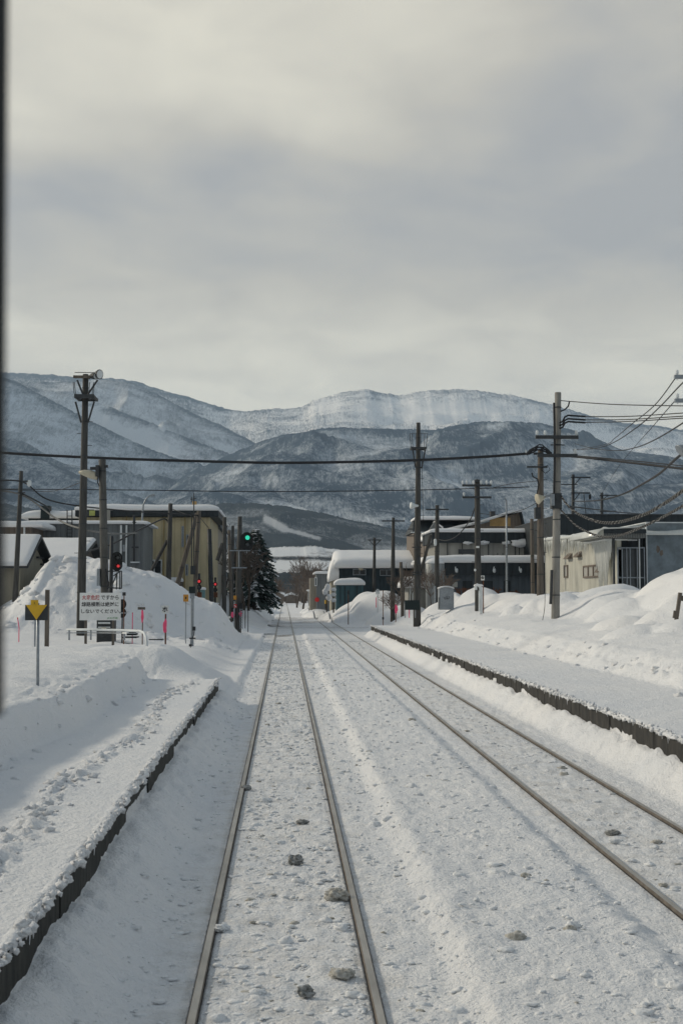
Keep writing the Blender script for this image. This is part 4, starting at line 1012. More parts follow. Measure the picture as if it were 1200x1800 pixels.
# pole just right of the frame with arms and lamp reaching in
d = 31; xp = xat(1236,d); gz = Hs(xp,d)
th = thing('utility_pole','near pole mostly outside the right edge, with steel crossarms and lamp shade reaching in','pole',(xp,d,gz),POLES)
MB().path([(xp,d,gz-.3),(xp,d,zat(600,d))],[.17,.13],14).build('shaft','conc',th,True)
for a in (660,702): 
    MB().b2(xat(1185,d),xat(1290,d),d-.26,d-.16,zat(a+3.4,d),zat(a-3.4,d)).build('crossarm','steel',th)
    for q in (1190,1262): MB().lathe((xat(q,d),d-.21,zat(a-3.4,d)),[(.012,-.13),(.02,0),(.03,.03),(.045,.04),(.03,.07),(.04,.085),(.025,.12)],10).build('insulator','offw',th)
q_=W(1204,787,d-.6); dv=Vector((-.75,-.1,-.66)).normalized(); MB().path([q_-dv*.1,q_,q_+dv*.14,q_+dv*.15],[.04,.09,.20,.19],16).build('lamp_shade','steel',th,True)
MB().path([q_,W(1220,776,d-.5),(xp,d,zat(770,d))],.03,6).build('lamp_arm','steel',th)
# ------------------------------------------------------------------ cables
def cable(pts, r, lab, name='overhead_cable', m='cable', twist=0, sub=10, group='overhead wires'):
    P = [W(*p) for p in pts]
    # catmull-rom
    Q = []
    for i in range(len(P)-1):
        p0 = P[max(i-1,0)]; p1=P[i]; p2=P[i+1]; p3=P[min(i+2,len(P)-1)]
        n_ = sub
        for j in range(n_):
            t=j/n_; Q.append(.5*((2*p1)+(p2-p0)*t+(2*p0-5*p1+4*p2-p3)*t*t+(3*p1-p0-3*p2+p3)*t**3))
    Q.append(P[-1]); b=MB()
    if twist:
        L_=0; a=[];c_=[]
        R_=[Q[0]]
        for i in range(1,len(Q)):
            k_=max(1,int((Q[i]-Q[i-1]).length/.05)); R_+= [Q[i-1].lerp(Q[i],(j+1)/k_) for j in range(k_)]
        for i,q in enumerate(R_):
            L_ += ((q-R_[i-1]).length if i else 0)*(1+.5*math.sin(i*.11)+.3*math.sin(i*.037+1)); ph=L_/twist*2*math.pi
            o_=Vector((math.cos(ph)*.3,math.cos(ph)*.7,math.sin(ph)))*r*.9; a.append(q+o_); c_.append(q-o_)
        b.path(a,r*.62,5); c2=MB().path(c_,r*.5,5)
        o=b.build(name,m,None,True); tag(o,lab,'cable',group); c2.build('frost_strand','lcable',o,True); return o
    b.path(Q,r,5); o=b.build(name,m,None,True); return tag(o,lab,'cable',group)
cable([(-120,786,62),(20,797,61),(200,806,60),(400,812,60),(520,813.5,60),(700,810,60),(850,803,60),(930,797,60)],.065,'thickest black cable strung across the track in front of the mountains')
cable([(-120,859,75),(200,861,75),(450,864,75),(700,862,75),(930,856,75)],.028,'thin lower wire crossing the whole view over the track')
cable([(965,801,60),(1000,802,52),(1060,808,49),(1200,824,44),(1300,838,41)],.045,'doubled dark cable running right from the concrete pole lower crossarm')
cable([(965,799,60),(1010,801,50),(1100,809,46),(1200,819,42),(1300,830,40)],.02,'thin wire just above the doubled dark cable on the right')
cable([(985,704,50),(1000,705.5,50),(1080,711,46),(1200,713.5,42),(1300,714,40)],.018,'topmost single wire leaving the concrete pole against the sky')
cable([(1028,732,50),(1100,732,46),(1200,726,42),(1300,719,40)],.018,'upper wire of the three tension wires right of the concrete pole')
cable([(1028,738,50),(1100,737.5,46),(1200,731.5,42),(1300,725,40)],.018,'middle wire of the three tension wires right of the concrete pole')
cable([(1028,742.5,50),(1100,741,46),(1200,735,42),(1300,729,40)],.018,'lower wire of the three tension wires right of the concrete pole')
cable([(1186,665,31),(1150,712,38),(1110,745,46),(1080,770,56),(1060,782,66),(1006,792,105)],.016,'steep wire descending from the upper crossarm at the right edge')
cable([(1240,640,31),(1200,672,34),(1160,714,40),(1120,750,47),(1075,779,58),(1040,789,75),(1006,790,105)],.02,'steep wire crossing the sky corner, right of the first descending wire')
cable([(1185,705,31),(1165,728,40),(1140,757,52),(1115,785,66),(1085,822,90),(1057,868,120)],.014,'faint wire descending from the lower crossarm at the right edge')
cable([(1262,700,31),(1200,743,35),(1150,773,44),(1115,787,55),(1080,792,66),(1040,788,90),(1010,780,105)],.022,'shallow wire sagging across the right mountain slope')
cable([(1204,795,31),(1190,804,32),(1160,831,36),(1130,850,42),(1095,868,50),(1060,878,60),(1030,881,80),(1006,881,105)],.035,'dark cable sagging from the lamp shade at the right edge')
cable([(1240,830,31),(1200,862,33),(1165,886,36),(1130,905,39),(1085,918,42.5),(1050,917,45),(1015,903,48),(995,886,49),(984,869,50)],.042,'upper twisted frosted cable sagging from the concrete pole',twist=.35,m='cable')
cable([(1240,865,31),(1200,889,33),(1160,911,36),(1115,932,39),(1080,943,42),(1050,942,45),(1015,926,48),(995,907,49),(984,895,50)],.032,'lower twisted frosted cable sagging from the concrete pole',twist=.28,m='cable')
cable([(-60,850,50),(36,846,58),(90,880,60),(200,896,64),(350,906,72)],.035,'long black wire from the leaning left pole to the yellow building corner')
cable([(40,868,58),(60,878,60),(82,890,63),(90,897,66)],.035,'short steep wire from the left pole towards the rooftop chimney')
cable([(-60,858,50),(36,869,58),(100,912,56),(146,930,50),(200,938,55),(240,937,66)],.04,'pale frosted cable sagging from the left pole past the floodlight pole',m='lcable')
cable([(-60,858,62),(40,862,60),(80,864,60),(110,860,55),(146,846,50)],.015,'thin slack wire between leaning left pole and floodlight pole')
cable([(149,972,50),(165,966,53),(200,955,60),(240,934,68),(275,917,74),(290,912,76),(297,920,76)],.045,'black cable rising from the floodlight pole to the strutted pole')
cable([(301,894,76),(330,905,74),(350,909,72),(372,935,86)],.02,'slack wire between the two poles at the yellow building')
cable([(395,925,84),(400,938,86),(403,940,88)],.03,'short loop between the poles left of the green signal')
cable([(834,893,64),(825,915,66),(805,940,70),(785,950,74),(768,948,76)],.03,'slack cable between the factory pole and the silo pole')
cable([(949,880,60),(920,895,64),(880,905,68),(838,902,64)],.015,'wire from the cable pole down to the factory pole')
cable([(949,845,60),(900,850,62),(863,858,64)],.015,'straight wire from the cable pole to the double crossarm')
cable([(1000,890,52),(1060,897,70),(1120,903,90),(1250,910,120)],.03,'thin wire running low across the dark roof at the right')
cable([(956,905,59),(958,940,56),(957,990,52),(957,1060,48),(953,1090,45)],.012,'thin guy wire dropping into the snow left of the concrete pole')
# ------------------------------------------------------------------ buildings
M['ywall'] = sheet_mat('ochre_cladding', (.44,.385,.25), .45, .7, .12, axis='X', dark=.82)
M['ywalld'] = sheet_mat('ochre_cladding_shade', (.30,.235,.115), .45, .7, .12, axis='Y', dark=.82)
M['gwall'] = sheet_mat('grey_cladding', (.15,.165,.175), .3, .6, .12, axis='X', dark=.8)
M['gwally'] = sheet_mat('grey_cladding_side', (.16,.17,.18), .3, .6, .12, axis='Y', dark=.8)
M['cream'] = sheet_mat('cream_cladding', (.33,.31,.25), .22, .7, .14, axis='Y', dark=.8)
M['creamx'] = sheet_mat('cream_cladding_front', (.30,.28,.24), .22, .7, .14, axis='X', dark=.8)
M['brownw'] = sheet_mat('brown_wall', (.16,.135,.115), .3, .8, .15, axis='X', dark=.8)
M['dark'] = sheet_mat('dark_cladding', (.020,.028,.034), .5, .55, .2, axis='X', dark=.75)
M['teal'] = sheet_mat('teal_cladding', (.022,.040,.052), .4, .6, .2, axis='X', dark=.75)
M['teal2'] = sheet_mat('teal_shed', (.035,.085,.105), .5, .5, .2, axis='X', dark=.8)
M['whitew'] = sheet_mat('white_cladding', (.46,.46,.41), .28, .6, .16, axis='Y', dark=.85)
M['palew'] = sheet_mat('pale_cladding', (.33,.33,.31), .9, .7, .1, axis='X', dark=.8)
M['bluew'] = mat('grey_blue_panel', (.17,.21,.24), .55, .22, 2.2, bump=.1)
M['blueg'] = sheet_mat('slate_blue_wall', (.075,.095,.115), .5, .6, .15, axis='X', dark=.85)
M['ice'] = mat('ice', (.60,.62,.60), .25, .06, 6, spec=.5)
M['warm'] = mat('tan_paint_reflection', (.42,.28,.12), .7, .2, 1.2)  # colour of the roof tank and of the painted sun reflection
def bx(x0,x1,y0,y1,z0,z1,name,m,th): return MB().b2(x0,x1,y0,y1,z0,z1).build(name,m,th)
def cap(x0,x1,y0,y1,z,th_,th,seed,over=.15,m='snow',nx=22,ny=8,amp=.15,e=.4,name='roof_snow'):
    return MB().slab(x0,x1,y0,y1,z,th_,seed,over,nx,ny,amp,e).build(name,m,th,True)
def window(th,px0,px1,py0,py1,d,frame='offw',panes=2,y=None,dep=.04):
    x0,x1,z0,z1 = xat(px0,d),xat(px1,d),zat(py1,d),zat(py0,d); y=d if y is None else y; f=MB(); e=.07
    f.b2(x0,x1,y-dep-.02,y-dep,z1-e,z1).b2(x0,x1,y-dep-.02,y-dep,z0,z0+e).b2(x0,x0+e,y-dep-.02,y-dep,z0+e,z1-e).b2(x1-e,x1,y-dep-.02,y-dep,z0+e,z1-e)
    for i in range(1,panes): 
        xm=x0+(x1-x0)*i/panes; f.b2(xm-e/2,xm+e/2,y-dep-.02,y-dep,z0+e,z1-e)
    o=f.build('window',frame,th); bx(x0+.02,x1-.02,y-dep+.003,y+.02,z0+.02,z1-.02,'pane','glass',o); return o
def icicles(th,pts,n,lmin,lmax,seed,r=.03,name='icicles'):
    b=MB(); q=random.Random(seed)
    for i in range(n):
        t=q.random()*(len(pts)-1); k_=int(t); p=Vector(pts[k_]).lerp(Vector(pts[min(k_+1,len(pts)-1)]),t-k_)
        L_=lmin+(lmax-lmin)*q.random()**1.6; p=p+Vector((q.uniform(-.05,.05),q.uniform(-.05,.05),.03))
        b.path([p,p-Vector((0,0,L_*.5)),p-Vector((0,0,L_))],[r*q.uniform(.7,1.4),r*.6,.004],5)
    o=b.build(name,'ice',th,True); o['kind']='stuff'; return o
GB = -.3
# yellow building
d = 92; x0,x1 = xat(138,d),xat(384,d); zt = zat(897,d)
th = thing('ochre_building','large ochre building with dark fascia and flat snow roof behind the left snow pile','building',((x0+x1)/2,d+5,0))
b = MB(); b.b2(x0,x1-.6,d,d+11,GB,zat(910,d)); b.build('wall','ywall',th)
fa=MB(); fa.b2(x0-.2,x1,d-.4,d+11.3,zat(909,d),zat(896.5,d)); fa.build('fascia','dark',th)
cap(x0-.1,x1-.1,d-.3,d+11,zat(897,d),.42,th,1,over=.15,e=1.0)
for q in (222,288,325): bx(xat(q,d)-.04,xat(q,d)+.04,d-.09,d-.005,zat(1040,d),zat(909,d),'downpipe','ywalld',th)
window(th,258,285,984,1009,d)
window(th,319,323,925,962,d,'steel',1); window(th,327,333,940,965,d,'steel',1); window(th,326,331,992,1012,d,'steel',1)
bx(xat(252,d),xat(257,d),d-.4,d-.05,zat(1003,d),zat(996,d),'heater_outlet','dsteel',th); bx(xat(252,d),xat(258,d),d-.5,d-.05,zat(1012,d),zat(1005,d),'outdoor_unit','offw',th)
pc=bx(xat(283,d),xat(322,d),d-1.3,d-.02,zat(1032,d),zat(1022,d),'porch','brownw',th); cap(xat(283,d),xat(322,d),d-1.3,d-.3,zat(1022,d),.25,th,2,.05,e=.25,nx=10)
window(th,146,166,897.5,909,d,'dsteel',1,y=d-.4)
bx(xat(158,d),xat(168,d),d-.5,d-.46,zat(908,d),zat(899,d),'yellow_banner',mat('lime_banner',(.38,.42,.13),.6),th)
bx(xat(187,d),xat(195,d),d-.7,d-.45,zat(925,d),zat(896,d),'vent_duct','palew',th)
# roof mast
mb=MB(); mb.b2(xat(334,d),xat(341,d),d+2,d+2.5,zat(897,d),zat(878,d)); mb.build('roof_tank','warm',th)
MB().tube(W(341,898,d+2),W(341,866,d+2),.03).tube(W(335,878,d+2),W(345,876,d+2),.03).tube(W(337,882,d+2),W(337,873,d+2),.03).build('antenna','dsteel',th)
# back beige
d = 104; x0,x1 = xat(352,d),xat(388,d)
th = thing('beige_building','beige building with slate fascia standing behind the ochre one','building',((x0+x1)/2,d+4,0))
bx(x0,x1-.3,d,d+12,GB,zat(925,d),'wall','brownw' if False else 'creamx',th); bx(x0,x1,d-.3,d+12.2,zat(927,d),zat(912,d),'fascia','blueg',th)
MB().slab(x0,x1,d-.2,d+12,lambda x,y: zat(912,d),.35,4,.1,10,8,.15,.8).build('roof_snow','snow',th,True)
window(th,361,365,935,948,d,'dsteel',1); window(th,369,374,930,950,d,'dsteel',1)
# snowy lean-to and steam pipe
d = 97; p=W(362,962,d); th = thing('lean_to','small lean-to roof heaped with snow between ochre and beige buildings','shed',(p.x,d,0))
bx(xat(352,d),xat(366,d),d,d+3,GB,zat(965,d),'wall','brownw',th); MB().slab(xat(350,d),xat(366,d),d-.3,d+3,lambda x,y: zat(962,d)-(x-xat(350,d))*.35,1.1,6,.1,8,6,.2,.5).build('roof_snow','snow',th,True)
icicles(th,[W(353,963,d-.4),W(366,968,d-.4)],14,.2,.7,4)
# grey annex left
d = 84; x0,x1 = xat(60,d),xat(252,d); z=zat(921,d)
th = thing('grey_annex','long blue-grey flat-roofed annex with roof ladder left of the ochre building','building',((x0+x1)/2,d+3,0))
bx(x0,x1,d,d+6,GB,z,'wall','gwall',th); cap(x0,x1+.2,d-.1,d+6,z,.20,th,7,.15,e=.5,nx=30)
bx(xat(213,d)-.06,xat(213,d)+.06,d-.2,d-.03,zat(1000,d),zat(924,d),'downpipe','offw',th); bx(xat(222.5,d)-.05,xat(222.5,d)+.05,d-.2,d-.03,zat(1010,d),zat(924,d),'downpipe','offw',th)
bx(xat(216,d),xat(221,d),d-.15,d-.02,zat(970,d),zat(958,d),'meter_box','steel',th)
for q in (118,126.5): pass
ld=MB()
for q in (118.5,127): ld.tube(W(q,955,d-.35),W(q,896,d-.35),.035)
for i in range(9): ld.tube(W(118.5,955-i*6,d-.35),W(127,955-i*6,d-.35),.022,.022,5)
ld.build('ladder','dsteel',th)
fl=MB(); fl.tube(W(236,989,d-.6),W(236,905,d-.6),.08); fl.tube(W(233,918,d-.6),W(240,918,d-.6),.03).tube(W(232,962,d-.6),W(244,962,d-.6),.05); fl.build('flue_pipe','dsteel',th)
bx(xat(232,d),xat(246,d),d-.8,d,zat(990,d),zat(988,d),'bracket','offw',th)
# street lamp behind
d=88; b0=W(250,960,d); th=thing('street_lamp','slim curved street lamp rising above the annex roof','street lamp',tuple(b0))
MB().path([W(250,960,d),W(250.5,905,d),W(252,888,d),W(257,877,d),W(264,871,d),W(271,870,d)],[.08,.07,.06,.05,.045,.04],8).build('post','steel',th,True); MB().path([W(264,871.5,d),W(272,870,d)],[.06,.09],8).build('lamp_head','steel',th)
# back low roof with chimney
d = 98; x0,x1=xat(42,d),xat(145,d); th=thing('low_building','low dark building with thick rounded roof snow at the far left','building',((x0+x1)/2,d+3,0))
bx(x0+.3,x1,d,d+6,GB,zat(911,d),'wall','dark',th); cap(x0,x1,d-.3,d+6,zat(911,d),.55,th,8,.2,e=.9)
bx(xat(73,d),xat(88.5,d),d-.6,d+.3,zat(913,d),zat(891,d),'chimney','navy',th)
d = 80; x0,x1=xat(-40,d),xat(72,d); th=thing('low_building','brown-walled low building with icicled snow roof behind the cream gable shed','building',((x0+x1)/2,d+3,0))
bx(x0,x1-.6,d,d+5,GB,zat(927,d),'wall','brownw',th); cap(x0,x1,d-.5,d+5,zat(927,d),.40,th,9,.2,e=.6); bx(xat(44,d)-.05,xat(44,d)+.05,d-.35,d-.25,zat(975,d),zat(927,d),'eave_post','offw',th)
# cream gable shed
def gshed(name,lab,X,yf,yb,ya,ze,za,xl,wm,seed,roofth=.22):
    th=thing(name,lab,'shed',(X,(yf+yb)/2,0))
    MB().prism([(yf,GB),(yb,GB),(yb,ze),(ya,za),(yf,ze)],xl,X,'YZ').build('wall',wm,th)
    rf=MB(); e=.35
    for (ya_,za_,yb_,zb_) in ((ya,za,yf,ze),(ya,za,yb,ze)):
        dy=yb_-ya_; dz=zb_-za_; k_=1+.5/abs(dy); yo=ya_+dy*k_; zo=za_+dz*k_
        rf.prism([(ya_,za_+.03),(yo,zo+.03),(yo,zo+.17),(ya_,za_+.17)],xl,X+.45,'YZ')
    r=rf.build('roof','dsteel',th)
    s=MB()
    for (ya_,za_,yb_,zb_) in ((ya,za,yf,ze),(ya,za,yb,ze)):
        dy=yb_-ya_; dz=zb_-za_; k_=1+.52/abs(dy); yo=ya_+dy*k_; zo=za_+dz*k_
        s.slab(xl,X+.40,min(ya_,yo),max(ya_,yo),(lambda a0,b0,s0: (lambda x,y: b0+(y-a0)*s0+.17))(ya_,za_,dz/dy),roofth,seed,.0,26,12,.12,.15)
    s.build('roof_snow','snow',th,True)
    return th
X=xat(36,59.5)
th=gshed('gable_shed','cream walled shed with steep snowy gable roof at the left edge',X,59.5,65.7,62.2,zat(992,59.5),zat(949,62.2),X-11,'cream',12,.12)
br=MB()
for q in (965,982,992):
    pass
br.b2(X+.02,X+.12,61.2,63.3,zat(965,62)-.04,zat(965,62)+.04).b2(X+.02,X+.12,63.2,65.2,zat(981,64)-.04,zat(981,64)+.04).b2(X+.02,X+.12,64.2,66,zat(993,65)-.04,zat(993,65)+.04)
br.build('gable_rail','dsteel',th)
X=xat(133,69)
th=gshed('gable_shed','second shed half buried by the snow pile, its snowy roof facing the track',X+.2,66.5,75.5,72,3.9,zat(956,72),X-4.6,'brownw',13,.18)
MB().blob((xat(120,72),71.8,zat(954,72)),.35,.3,.14,3,.2).build('ridge_lump','snow',th)
d=69; th=thing('flat_shed','flat low shed roof with snow edge between the two left poles','shed',(xat(175,72),72,0))
bx(xat(160,d),xat(196,d),d,d+3,GB,zat(989,d),'wall','dark',th); cap(xat(158,d),xat(196,d),d-.2,d+3,zat(989,d),.14,th,14,.1,e=.3,nx=12)

# teal house and shed
d = 128; x0,x1 = xat(594,d),xat(728,d)
th = thing('teal_house','dark teal house under a very thick smooth snow roof right of the track','house',((x0+x1)/2,d+4,0))
ze=zat(998,d); zr=zat(971,d+3)
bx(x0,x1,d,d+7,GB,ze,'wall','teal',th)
MB().slab(x0-.2,x1+1.4,d-.9,d+8,lambda x,y: ze+.05+max(0,1-abs(y-(d+3.6))/4.4)*(zr-ze-.6),.85,15,.25,28,12,.05,.7).build('roof_snow','snow',th,True)
window(th,620,643,1000,1011,d,'steel',2); window(th,667,691,1001,1012,d,'steel',2)
bx(xat(706,d),xat(728,d),d-.6,d-.02,GB,zat(1003,d),'side_bay','brownw',th)
MB().slab(xat(579,d),xat(594,d),d-.8,d+5,lambda x,y: zat(1019,d)+.35*(x-xat(579,d)),1.7,16,.05,8,8,.2,.6).build('hanging_snow','snow',th,True)
bx(xat(582,d),xat(594,d),d,d+5,GB,zat(1019,d),'annex_wall','cream',th)
MB().path([W(683,998,d-.9),W(683,992.5,d-.9)],.05,6).path([W(683,992.5,d-1.0),W(683,992.5,d-.9)],[.24,.30],16).build('satellite_dish','dsteel',th)
MB().blob((xat(633,d),d-.9,zat(999,d)),.25,.2,.2,5,.3).build('snow_lump','beige',th)
d = 118; x0,x1=xat(591,d),xat(638,d)
th = thing('teal_shed','small teal storage shed with pillow-shaped snow cap','shed',((x0+x1)/2,d+1,0))
bx(x0,x1,d,d+2.6,GB,zat(1027,d),'wall','teal2',th); cap(x0-.05,x1+.05,d-.2,d+2.6,zat(1027,d),.55,th,17,.12,e=.8,nx=14)
for q in (598,606,627): bx(xat(q,d)-.03,xat(q,d)+.03,d-.06,d-.003,zat(1062,d),zat(1030,d),'door_seam','dark',th)
d = 150; x0,x1=xat(556,d),xat(581,d)
th = thing('grey_house','small grey house with flat snow roof farther along behind the bare trees','house',((x0+x1)/2,d+3,0))
bx(x0,x1,d,d+6,GB,zat(1008,d),'wall','gwall',th); cap(x0-.2,x1,d-.3,d+6,zat(1008,d),.25,th,18,.1,e=.5,nx=10); window(th,552.5,557,1015,1030,d-.5,'offw',1); bx(xat(545,d),xat(556,d),d+1,d+5,GB,zat(1016,d),'porch','creamx',th)
# stacked ledges of snow
d=106
for (lab,q,w_,tops,m) in (('stack of snow-laden round shelves on a post before the teal shed',586,9,(1036,1045,1055),'offw'),('snow-laden bush bulging beside the teal house corner',574,10,(1032,1040,1050),'offw')):
    p=W(q,1064,d if q>580 else 112); dd=p.y; th=thing('snow_laden_post' if q>580 else 'snow_laden_bush',lab,'post' if q>580 else 'bush',(p.x,dd,p.z))
    MB().tube((p.x,dd,p.z-.6),(p.x,dd,zat(1036,dd)),.06).build('stem','bark',th)
    for i,a in enumerate(tops): MB().blob((p.x+(.0 if q>580 else rr.uniform(-.3,.3)),dd,zat(a,dd)),w_/2/(2300/dd),.4,.16 if q>580 else .3,i+q,.15,14,8).build('snow_cap','snow',th,True)
# small markers right of crossing
for (lab,q,pb,pt,d,kind) in (('white diamond sign on a thin post near the brown crossarm pole',663.5,1062,1036,100,'w'),('thin brown snow stake before the shrub with pink ribbon',673,1089,1038,82,'s'),('tiny red disc on a post at the far side of the crossing',557,1071,1053,150,'r'),('yellow banded dark post by the far snow bank',573,1067,1052,140,'y'),
      ('small snowy post at the bend of the far track',542,1072,1038,165,'c'),('thin post with dark head before the teal shed',612,1063,1040,104,'t'),('green topped white post left of the distant track',456,1060,1036,135,'g')):
    th,p=post_thing('marker_post',lab,'marker',q,pb,pt,d,.07 if kind!='s' else .05,{'w':'offw','s':'rust','r':'steel','y':'dsteel','c':'offw','t':'rust','g':'offw'}[kind])
    if kind=='w': MB().box((p.x,d-.08,zat(1041,d)),(.32,.03,.32)).build('plate','white',th); MB().box((p.x,d-.07,zat(1037,d)),(.16,.05,.14)).build('top','offw',th); MB().tube(W(661,1068,d-.2),W(661,1050,d-.2),.03).build('stake','pink',th)
    elif kind=='s': MB().tube((p.x+.0,d,zat(1089,d)),(p.x,d,zat(1085,d)),.06).build('foot','dsteel',th)
    elif kind=='r': MB().path([(p.x,d-.1,zat(1054,d)),(p.x,d-.05,zat(1054,d))],.26,14).build('disc','red',th)
    elif kind=='y': MB().lathe((p.x,d,zat(1058,d)),[(.16,-.2),(.16,.2)],10).build('band','yellow',th); MB().lathe((p.x,d,zat(1065,d)),[(.14,-.3),(.14,.3)],10).build('sleeve','black',th)
    elif kind=='c': MB().blob((p.x,d,zat(1038,d)),.3,.3,.12,2,.1).build('snow_cap','snow',th)
    elif kind=='t': MB().blob((p.x,d-.05,zat(1041,d)),.10,.05,.18,2,.1).build('head','dsteel',th)
    else: MB().box((p.x,d-.05,zat(1035,d)),(.35,.05,.5)).build('plate',mat('green_plate',(.02,.12,.09),.6),th)
# dark signboard
d=70; p=W(712,1083,d)
th=thing('dark_signboard','dark rectangular signboard on thin legs before the tall horn pole','signboard',(p.x,p.y,p.z))
MB().b2(xat(709,d),xat(735,d),d-.6,d-.55,zat(1072,d),zat(1055,d)).build('board','navy',th)
for q in (711.5,729.5,719): MB().tube(W(q,1086,d-.5),W(q,1055,d-.5),.025).build('leg','steel' if q!=719 else 'pink',th)
# little buildings behind it
d=104; x0,x1=xat(706,d),xat(752,d)
th=thing('small_shed','small pale shed with bulging roof snow behind the tall horn pole','shed',((x0+x1)/2,d,0))
bx(x0+.5,x1-.1,d,d+3,GB,zat(1030,d),'wall','palew',th); cap(x0,x1,d-.4,d+3,zat(1031,d),.75,th,19,.1,e=.7,nx=12)
for q in (720,724): bx(xat(q,d)-.04,xat(q,d)+.04,d-.4,d-.3,GB,zat(1020,d),'post','offw',th)
# silo
d=92; c_=W(764,1042,d)
th=thing('metal_silo','grey metal silo with domed snow top beside the factory','silo',(c_.x,d,0))
rs_=16.5/(2300/d)
MB().lathe((c_.x,d,0),[(rs_,GB),(rs_,zat(990,d)),(rs_*.96,zat(989,d))],28).build('drum',sheet_mat('silo_steel',(.26,.28,.29),.5,.5,.15,.3,'X',.8),th,True)
MB().lathe((c_.x,d,0),[(rs_*1.03,zat(990.5,d)),(rs_*1.0,zat(988,d)),(rs_*.8,zat(984,d)),(rs_*.35,zat(981,d)),(.02,zat(980.5,d))],28).build('snow_cap','snow',th,True)
# factory
d=98; x0,x1=xat(765,d),xat(985,d)
th=thing('factory','long low factory of stepped dark and pale bands with snow on every roof','building',((x0+x1)/2,d+8,0))
bx(x0,x1,d,d+9,GB,zat(1010,d),'lower_wall','blueg',th); bx(x0-.4,x1,d-.5,d+9,zat(1011,d),zat(987,d),'lower_fascia','dark',th)
cap(xat(745,d),x1,d-.6,d+9,zat(987.5,d),.52,th,20,.1,e=.8,nx=50,amp=.10)
for a,c_ in ((812,829),(846,865),(884,896)): bx(xat(a,d),xat(c_,d),d-.05,d+.02,zat(1056,d),zat(1021,d),'doorway','dark',th)
bx(xat(794,d),xat(802,d),d-.5,d-.03,zat(1032,d),zat(1023,d),'vent_box','palew',th)
for a,c_ in ((800,800),(866,868),(912,912)): 
    MB().tube(W(a,1003,d-.6),W(c_,996,d-.6),.04).blob((xat(a,d),d-.6,zat(1003,d)),.1,.08,.16,a,.2).build('outside_lamp','offw',th)
d2=106
bx(xat(768,d2),xat(985,d2),d2,d2+7,zat(990,d2),zat(953,d2),'upper_wall','palew',th)
bx(xat(758,d2),xat(985,d2),d2-.4,d2+7,zat(954,d2),zat(934,d2),'upper_fascia','dark',th)
cap(xat(756,d2),xat(985,d2),d2-.5,d2+7,zat(934.5,d2),.30,th,21,.1,e=.6,nx=50,amp=.08)
bx(xat(805,d2),xat(836,d2),d2-.05,d2+.01,zat(973,d2),zat(965,d2),'window_band','glass',th)
for q in (786,812,858,905,912): bx(xat(q,d2)-.03,xat(q,d2)+.03,d2-.06,d2-.003,zat(978,d2),zat(954,d2),'seam','dsteel',th)
for q,s_ in ((820,.28),(848,.35),(888,.3),(917,.75),(926,.5)): MB().blob((xat(q,d2),d2-.5,zat(954,d2)),s_*1.2,.3,s_*.42,q,.3,14,9).build('snow_lump','snow',th,True)
for q in (874,883): MB().tube(W(q,988,d+.5),W(q,972,d+.5),.03).build('rod','dsteel',th)
# upper mono-pitch hall
d3=116
poly=[(xat(752,d3),zat(985,d3)),(xat(920,d3),zat(960,d3)),(xat(920,d3),zat(928,d3)),(xat(915,d3),zat(899,d3)),(xat(840,d3),zat(922,d3)),(xat(790,d3),zat(935,d3)),(xat(757,d3),zat(944,d3))]
MB().prism(poly,d3,d3+9).build('hall_wall','brownw',th)
bx(xat(861,d3),xat(897,d3),d3-.03,d3+.01,zat(924,d3),zat(909,d3),'tan_paint_reflection','warm',th)  # sun reflected in a window, put on the wall as tan colour
sl=[(752,945),(756,938),(770,934.5),(800,927),(840,917.5),(870,908),(895,899.5),(917,896.5)]
up_=[(xat(a,d3),zat(c_-2.4,d3)) for a,c_ in sl]; dn_=[(xat(a,d3),zat(c_+2.4,d3)) for a,c_ in sl]
MB().prism(up_+dn_[::-1],d3-.6,d3+9.3).build('roof_snow','snow',th,True)
MB().prism([(xat(912,d3),zat(899,d3)),(xat(915.5,d3),zat(898.5,d3)),(xat(922,d3),zat(928,d3)),(xat(918,d3),zat(928,d3))],d3-.5,d3+.2).build('bargeboard','dark',th)
bx(xat(869,d3),xat(877,d3),d3+2,d3+2.8,zat(904,d3),zat(895,d3),'roof_vent','dsteel',th)
# rear dark roofed hall
d=126; x0,x1=xat(725,d),xat(842,d)
th=thing('dark_roof_house','dark hipped roof house with snow ridge and small gable dormer behind the factory','house',((x0+x1)/2,d+4,0))
bx(xat(728,d),xat(835,d),d+.5,d+8,GB,zat(936,d),'wall','brownw',th)
rv=[(x0,d,zat(935,d)),(x1,d,zat(935,d)),(x1,d+9,zat(935,d)),(x0,d+9,zat(935,d)),(xat(733,d),d+3.5,zat(908,d)),(x1,d+3.5,zat(908,d))]
MB().add(rv,[(0,1,5,4),(1,2,5),(2,3,4,5),(3,0,4),(0,3,2,1)]).build('roof','dark',th)
cap(xat(731,d),xat(842,d),d+1.2,d+5,zat(911,d),.34,th,22,.05,e=.7,nx=24)
bx(xat(722,d),xat(770,d),d-.3,d-.05,zat(936.5,d),zat(934.5,d),'eave','offw',th)
dm=MB(); dm.prism([(xat(751,d),zat(936,d)),(xat(763.5,d),zat(917,d)),(xat(776,d),zat(928,d)),(xat(776,d),zat(936,d))],d-.2,d+1.5); dm.build('dormer','gwall',th)
MB().prism([(xat(763,d),zat(915.5,d)),(xat(764.5,d),zat(918.5,d)),(xat(778,d),zat(929,d)),(xat(778,d),zat(926,d))],d-.4,d+1.5).build('dormer_snow','snow',th)
for a in (930,942): MB().tube(W(716,a,d-1),W(733,a,d-1),.05).build('stub_bar','dsteel',th)

